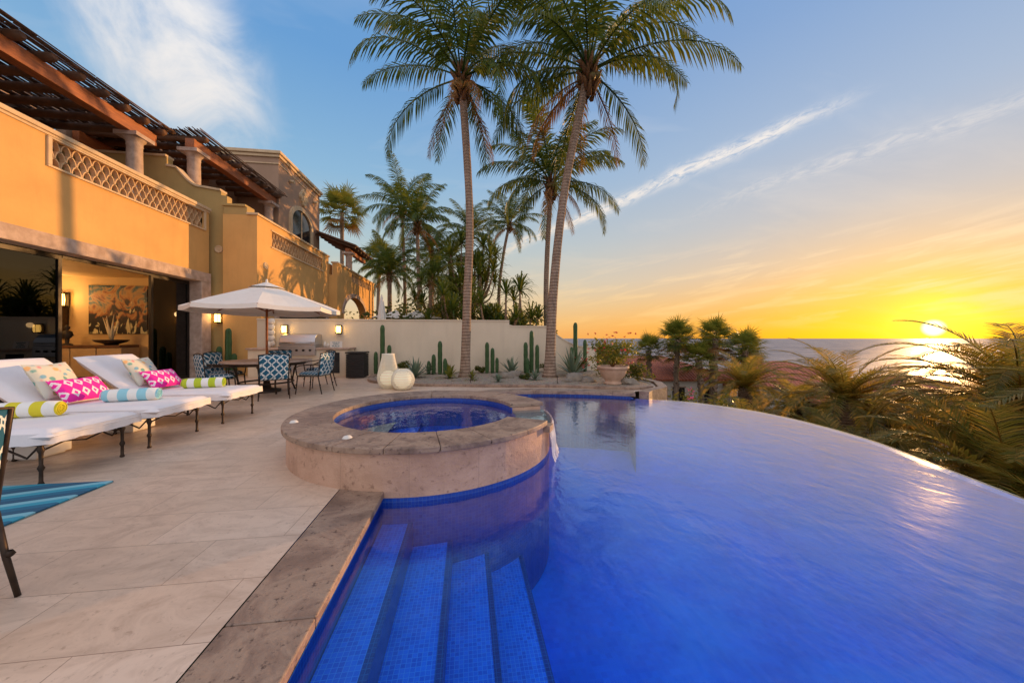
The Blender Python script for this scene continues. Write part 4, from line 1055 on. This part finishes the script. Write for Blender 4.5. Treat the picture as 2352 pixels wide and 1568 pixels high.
palm((-9.0,36),(-8.8,36,9.2),fans[1],1.4,"fan palm growing behind the garden wall",'fan_palm',r0=.2,r1=.16,group=G)
palm((2.5,23.8),(2.95,23.8,9.3),cocos[0],.66,"slender curved coconut palm behind the garden wall",rotz=5,group=G,mid=[(2.2,23.8,4),(2.5,23.8,7)],r0=.15,r1=.1)
palm((-1.2,25.5),(-1.2,25.5,7.0),cocos[1],.62,"coconut palm growing behind the garden wall",r0=.2,r1=.15,rotz=2.6,group=G)
palm((-5.2,24),(-5.2,24,5.6),cocos[2],.62,"low coconut palm behind the garden wall",r0=.18,r1=.14,group=G)
palm((.3,27),(.3,27,9.6),cocos[1],.72,"leafy palm growing behind the garden wall",r0=.2,r1=.15,rotz=5.1,group=G)
palm((-2.0,19.6),(-2.0,19.6,4.6),cocos[0],.55,"low coconut palm behind the garden wall",r0=.16,r1=.12,rotz=.9,group=G)
def rosette(b,c,r,n,m=0,w=.05,drp=.8):
    for i in range(n):
        az=i*2.4+R.uniform(-.2,.2); el=rad(85-105*(i/n)); d_=Vector((math.cos(el)*math.cos(az),math.cos(el)*math.sin(az),math.sin(el)))
        l_=r*R.uniform(.8,1.1); side=Vector((-math.sin(az),math.cos(az),0))
        p0=Vector(c);p1=p0+d_*l_*.5;p2=p1+(d_-Vector((0,0,.35*drp))).normalized()*l_*.3;p3=p2+(d_-Vector((0,0,1.1*drp))).normalized()*l_*.25
        strip(b,[p0,p1,p2,p3],[w*.6,w,w*.6,0],side,m)
def rtree(base,H,spread,nb,label,rr=1.0,w=.05):
    bz=th(*base)-.1; t=thing('screw_pine',(base[0],base[1],bz),label,"tree",group="spiky trees behind the garden wall")
    bt=B();bl=B()
    hub=Vector((0,0,H*.42)); bt.tube([(0,0,0),(.1,.05,H*.2),hub],[.16,.13,.12],8)
    for i in range(nb):
        a=i*2.4; f=R.uniform(.2,1); e=hub+Vector((math.cos(a)*spread*f,math.sin(a)*spread*f,H*.58*R.uniform(.15,1.0)*(1.1-f*.45)))
        midp=(hub+e)/2+Vector((math.cos(a)*spread*.18,math.sin(a)*spread*.18,-.25)); bt.tube(catmull([hub,midp,e],4),[.075-.005*k for k in range(9)],6)
        rosette(bl,e,rr*R.uniform(.75,1.1),40,0,w,1.0)
    bt.obj('trunk',bark,t); bl.obj('crown',[palmleaf],t,recalc=False)
rtree((.4,22.4),8.6,1.9,26,"tall branching tree with dense spiky leaf rosettes",1.35,.05)
rtree((1.9,16.6),4.3,2.2,18,"low branching screw pine with spiky leaf heads",1.0,.04)
rtree((-.4,18.2),4.8,2.1,18,"low branching screw pine with spiky leaf heads",1.05,.04)
rtree((-1.8,24),6.4,2.3,22,"branching tree with dense spiky leaf rosettes",1.3,.05)
G2="fan palms on the slope below the terrace"
for (x,y,zt,s,k) in((15.4,23.6,1.2,1.1,0),(17.9,22.8,1.2,1.1,1),(20.5,22.9,.4,1.1,0),(14.4,25.5,.3,.95,1),(17.2,26.5,.2,1.0,0),(22.3,24.5,-.5,.95,1),(11.5,27,-.5,.85,0),(13.0,31,-.8,.95,1),(16.5,22.2,-.3,.95,1),(19.4,25,.3,.95,0)):
    palm((x,y),(x+R.uniform(-.3,.3),y,zt),fans[k],s,"fan palm with rough trunk on the slope below the pool",'fan_palm',r0=.2,r1=.16,group=G2,rotz=R.uniform(0,6),boots=True)
G3="date palms below the pool edge"
for (x,y,zt,s,k) in((14.5,16.2,-1.3,.95,0),(13.2,10.4,-.9,.9,1),(12.5,6.2,-.2,1.0,0),(9.9,5.0,-1.7,.88,1),(17.2,13.0,-2.2,.9,0),(15.9,8.4,-1.5,1.0,1),(10.2,8.0,-2.4,.8,0),(19.5,18,-2.8,.95,1),(11.2,3.6,-.7,1.0,1),(8.7,3.3,-2.2,.8,0),(9.2,6.6,-2.7,.75,1),(11.4,12.8,-2.6,.8,0),(8.8,10.6,-2.9,.75,1),(20,13.0,-2.6,.95,0),(15.6,5.0,-.7,1.1,1)):
    palm((x,y),(x,y,zt),dates[k],s,"bushy date palm with feathery arching fronds below the pool edge",'date_palm',r0=.3,r1=.26,group=G3,rotz=R.uniform(0,6),boots=True)
def clump(b,c,r,n,s,m=0,flat=.8):
    c=Vector(c)
    for i in range(n):
        v=Vector((R.gauss(0,1),R.gauss(0,1),R.gauss(0,1))).normalized()*r*R.uniform(.45,1.05); v.z*=flat
        a=Vector((R.gauss(0,1),R.gauss(0,1),R.gauss(0,.6))).normalized(); q_=a.cross(v).normalized() if a.cross(v).length>.01 else Vector((1,0,0))
        p=c+v; l_=s*R.uniform(.6,1.3)
        b.add([p-a*l_,p+q_*l_*.4,p+a*l_,p-q_*l_*.4],[(0,1,2,3)],m)
b=B()
for i in range(560):
    d_=R.uniform(7,75) if i<400 else R.uniform(60,180); t=R.uniform(.12,1.9)
    x=d_*(.1305+.9914*t); y=d_*(.9914-.1305*t)
    if x<7.5 and y<14: continue
    if any(abs(x-hx)<hr and abs(y-hy)<hr for hx,hy,hr in((16.5,30,6.5),(27.5,27,6),(23.5,15.5,5),(17.2,5.5,3.8),(36,20,6.5))): continue
    if 11<x<32 and 13<y<30 and R.random()<.8: continue
    z_=th(x,y)-.4; r=R.uniform(.7,1.5)*(1+d_*.008)
    for k in range(3): clump(b,(x+R.uniform(-r,r),y+R.uniform(-r,r),z_+r*.45),r*R.uniform(.6,1),40,.15*(1+d_*.012))
for i in range(85):
    x=R.uniform(-11,3.2); y=R.uniform(17,34); z_=th(x,y)
    if x<-5.5 and y<28: continue
    r=R.uniform(.8,1.6)
    for k in range(3): clump(b,(x+R.uniform(-r,r),y+R.uniform(-r,r),z_+r*.7+R.uniform(0,2.0)),r,50,.16)
o=b.obj('hillside_shrubs',shrubleaf,recalc=False); o["kind"]="stuff"; tag(o,"dense green shrubs covering the slope below the terrace","shrubs")
ur=thing('stone_urn',(4.02,9.05,.035),"wide carved stone urn in the gravel bed holding a flowering shrub","planter")
b=B(); b.lathe([(.001,.0),(.24,0),(.25,.05),(.20,.08),(.22,.12),(.33,.26),(.37,.38),(.38,.42),(.43,.44),(.43,.50),(.39,.50),(.36,.44),(.001,.42)],n=48,rib=.012,ribn=24); b.obj('bowl',terracotta,ur)
fl=thing('flowering_shrub',(4.02,9.05,.48),"bushy shrub with red blossoms growing in the stone urn","plant")
b=B()
for i in range(9):
    a=i*2.4;f=R.uniform(.2,.5); b.tube([(0,0,0),(f*.5*math.cos(a),f*.5*math.sin(a),.3),(f*math.cos(a),f*math.sin(a),.5)],[.015,.01,.005],5)
b.obj('stems',husk,fl)
b=B()
for i in range(24):
    a=i*2.4; f=R.uniform(.05,.62); clump(b,(f*math.cos(a),f*math.sin(a),.24+R.uniform(0,.46)),.20,60,.05)
b.obj('foliage',fanleaf,fl,recalc=False)
b=B()
for i in range(34):
    a=R.uniform(0,6.28); f=R.uniform(.1,.76); clump(b,(f*math.cos(a),f*math.sin(a),.5+R.uniform(-.1,.5)),.03,7,.03)
b.obj('blossoms',redleaf,fl,recalc=False)
def bush(loc,r,n,label,flower=None,nf=0,s=.05,name='garden_shrub'):
    t=thing(name,loc,label,"plant"); b=B()
    for i in range(n):
        a=i*2.4; f=R.uniform(0,r*.8); clump(b,(f*math.cos(a),f*math.sin(a),R.uniform(.2,1)*r*.9),r*.45,60,s)
    b.obj('foliage',shrubleaf,t,recalc=False)
    if flower:
        b=B()
        for i in range(nf):
            a=R.uniform(0,6.28); f=R.uniform(0,r*1.1); clump(b,(f*math.cos(a),f*math.sin(a),R.uniform(.4,1.4)*r),.04,8,.035)
        b.obj('blossoms',flower,t,recalc=False)
bush((4.8,10.9,.035),.7,18,"green shrub with red flowers at the end of the bed",redleaf,26)
bush((5.0,9.6,.035),.5,12,"leafy green shrub by the stone urn")
bush((4.3,12.5,.035),.42,10,"green shrub with red flowers against the curved wall",redleaf,26)
bush((3.0,12.5,.035),.3,6,"low leafy green plant against the garden wall")
bush((-2.2,12.6,.035),.38,8,"leafy green plant beside the tall cactus")
bush((1.8,10.5,.035),.22,5,"small leafy green plant in the gravel")
bush((.5,12.5,.035),.25,5,"small leafy plant against the garden wall")
bv=thing('bougainvillea',(6.6,9.3,th(6.6,9.3)),"bougainvillea with magenta blossoms climbing below the terrace","plant")
b=B(); b.tube([(0,0,0),(.1,.1,2),(0,0,3.4)],[.06,.05,.03],6); b.obj('stem',husk,bv)
b=B(); b2=B()
for i in range(26):
    a=i*2.4; f=R.uniform(0,1.1); z_=R.uniform(1.9,4.0); clump(b,(f*math.cos(a),f*math.sin(a),z_),.36,70,.06)
    if i%3==0: clump(b2,(f*math.cos(a)*1.1-.1,f*math.sin(a)*1.1-.2,z_+.2),.13,20,.035)
b.obj('foliage',shrubleaf,bv,recalc=False); b2.obj('blossoms',pinkleaf,bv,recalc=False)
def cactus(x,y,stems,label,z=.035):
    t=thing('columnar_cactus',(x,y,z),label,"cactus",group="columnar cacti along the garden wall")
    for (dx,dy,h_,r) in stems:
        r*=.82; h_*=.94; b=B(); pr=[(r*.85,0),(r,.15)]+[(r*(1+.05*math.sin(k*2+h_*9)),.15+(h_-.3)*k/8) for k in range(1,9)]+[(r*.9,h_-.08),(r*.6,h_-.02),(.005,h_)]
        b.lathe(pr,(dx,dy,0),42,0,True,rib=.15,ribn=7); b.obj('stem',cactusm,t)
cactus(-2.95,12.5,[(0,0,1.85,.085),(.22,.05,1.1,.08),(-.25,.1,.85,.075)],"tall ribbed green columnar cactus against the garden wall")
cactus(-.95,12.3,[(0,0,1.25,.085),(-.22,0,.75,.08),(.18,-.08,.6,.08),(-.4,.1,.5,.07)],"clump of ribbed columnar cacti in gravel by the garden wall")
cactus(.72,12.45,[(0,0,1.2,.08),(.2,0,.98,.08),(.36,-.05,.6,.07)],"clump of ribbed columnar cacti between the palms")
cactus(2.35,12.35,[(0,0,1.65,.085),(.2,-.05,1.1,.08),(-.22,0,1.2,.085),(-.2,-.25,.6,.08)],"tall clump of columnar cacti beside the leaning palm")
cactus(4.15,12.75,[(0,0,2.0,.09),(.35,-.1,1.3,.08),(-.2,-.15,1.0,.08)],"tall columnar cactus beside the curving wall end")
cactus(-8.0,12.7,[(0,0,1.75,.10),(-.28,0,1.1,.09),(.24,-.1,.85,.09),(-.5,-.05,.9,.08)],"tall columnar cacti in the nook by the villa doors",z=.0)
def agave(x,y,r,n,label,w=.05,z=.035,m=agavem,name='agave_plant',drp=.15):
    b=B(); rosette(b,(0,0,.03),r,n,0,w,drp); o=b.obj(name,m,loc=(x,y,z),recalc=False); tag(o,label,"plant")
agave(-1.65,11.3,.62,34,"grey-green agave with pointed leaves in the gravel bed")
agave(-1.35,12.4,.4,24,"small green agave beside the cacti",.035)
agave(1.55,12.0,.62,30,"blue-green agave between the cactus clumps")
agave(3.55,11.2,.95,46,"large spiky yucca with long stiff leaves near the urn",.045,name='yucca_plant')
agave(.15,10.4,.35,30,"tuft of green grassy leaves near the palm",.018,m=fanleaf,name='grass_tuft',drp=.9)
agave(2.05,10.2,.32,24,"small agave rosette in the gravel",.03)
agave(.9,9.9,.25,24,"small agave rosette in the gravel",.03)
agave(-.55,11.0,.5,16,"yellow-green leafy plant beside the palm trunk",.06,m=fanleaf,name='leafy_plant',drp=.6)
def rock(x,y,s,label):
    bm=bmesh.new(); bmesh.ops.create_icosphere(bm,subdivisions=3,radius=1)
    sd_=R.random()*50
    for v in bm.verts:
        k=1+.35*mnoise.noise(v.co*1.2+Vector((sd_,0,0)))+.1*mnoise.noise(v.co*4+Vector((sd_,0,0))); v.co=Vector((v.co.x*s*1.2*k,v.co.y*s*k,v.co.z*s*.7*k))
    me=bpy.data.meshes.new('boulder'); bm.to_mesh(me); bm.free(); me.materials.append(rockm)
    o=bpy.data.objects.new('boulder',me); COL.objects.link(o); o.location=(x,y,s*.35); tag(o,label,"rock","boulders in the gravel bed")
for x,y,s in((3.25,9.9,.26),(3.5,9.55,.17),(1.25,10.9,.22),(.95,11.2,.14),(-.3,10.2,.12),(2.9,9.7,.12),(4.45,8.95,.2),(1.6,11.4,.2)): rock(x,y,s,"grey weathered boulder resting in the gravel bed")
for x,y in((.1,9.75),(2.5,9.3)):
    b=B(); b.tube([(0,0,0),(0,0,.2)],.01,6); b.lathe([(.001,.24),(.05,.2),(.04,.19)],n=12); o=b.obj('path_light',bronze,loc=(x,y,.03)); tag(o,"small bronze garden path light in the gravel","garden light","path lights")
# ------------------------------------------------------------------ neighbours' parasols and houses on slope
cp_=thing('closed_parasol',(-4.0,16.8,-.25),"closed white parasol on the neighbouring terrace","parasol")
b=B(); b.tube([(0,0,0),(0,0,3.6)],.025,8); b.obj('pole',wood,cp_)
b=B(); b.lathe([(.24,1.2),(.25,1.5),(.2,2.2),(.15,2.8),(.08,3.35),(.02,3.6)],n=40,rib=.12,ribn=8); b.obj('canopy',canvas,cp_)
for (x,y,r,h_) in((-2.7,19.5,1.5,2.65),(-4.3,21.5,1.4,2.8)):
    p2=thing('parasol',(x,y,-.25),"open white parasol on the neighbouring terrace","parasol"); b=B(); b.tube([(0,0,0),(0,0,h_+.4)],.025,8); b.obj('pole',wood,p2)
    b=B(); rg=[ring(.02,h_+.45),ring(r*.5,h_+.2,sag=.02),ring(r,h_,sag=.04)]; vs=[v for g_ in rg for v in g_]; b.add(vs,[(i*q+k,i*q+(k+1)%q,(i+1)*q+(k+1)%q,(i+1)*q+k) for i in range(2) for k in range(q)]); b.obj('canopy',canvas,p2)
def hill_house(x,y,w_,l_,zw,zr,rot,label):
    z0=th(x,y)-2.5; h=thing('hillside_house',(x,y,z0),label,"house",rot=rot,group="houses on the slope")
    zw-=z0; zr-=z0
    b=B(); b.box(-w_/2,w_/2,-l_/2,l_/2,0,zw); b.obj('wall',white_st,h)
    e=.5; a=w_/2+e; c_=l_/2+e; rg=max(0,a-c_)
    vs=[(-a,-c_,zw),(a,-c_,zw),(a,c_,zw),(-a,c_,zw),(-rg,0,zr),(rg,0,zr)] if a>=c_ else [(-a,-c_,zw),(a,-c_,zw),(a,c_,zw),(-a,c_,zw),(0,-(c_-a),zr),(0,(c_-a),zr)]
    if a>=c_: fs=[(0,1,5,4),(1,2,5),(2,3,4,5),(3,0,4)]
    else: fs=[(0,1,4),(1,2,5,4),(2,3,5),(3,0,4,5)]
    b=B(); b.add(vs,fs); b.add([(v[0],v[1],zw-.12) for v in vs[:4]]+vs[:4],[(0,1,2,3),(0,1,5,4),(1,2,6,5),(2,3,7,6),(3,0,4,7)]); b.obj('roof',tilered,h)
    for k in range(int(w_//2.5)):
        xk=-w_/2+1.2+k*2.5; b=B(); b.box(xk,xk+1.0,-l_/2-.02,-l_/2+.02,zw-1.9,zw-.7); wo_=b.obj('window',winm,h)
        b=B(); b.box(xk-.08,xk+1.08,-l_/2-.06,-l_/2-.022,zw-.7,zw-.6); b.box(xk-.08,xk+1.08,-l_/2-.06,-l_/2-.022,zw-2.0,zw-1.9); b.obj('window_trim',cantera,h)
hill_house(16.5,30,11,8,-2.0,-.3,rad(-8),"white house with red clay tile hip roof on the slope")
hill_house(27.5,27,10,9,-2.4,-.7,rad(-25),"white house with red clay tile hip roof among palms")
hill_house(23.5,15.5,8,7,-2.1,-.7,rad(-30),"white house with red tile roof and small windows below the pool")
hill_house(17.2,5.5,6,6,-3.0,-1.9,rad(-50),"cream house with tile roof half hidden by date palms")
hill_house(36,20,11,8,-5.5,-4.0,rad(-40),"white house with red tile roof lower on the slope")
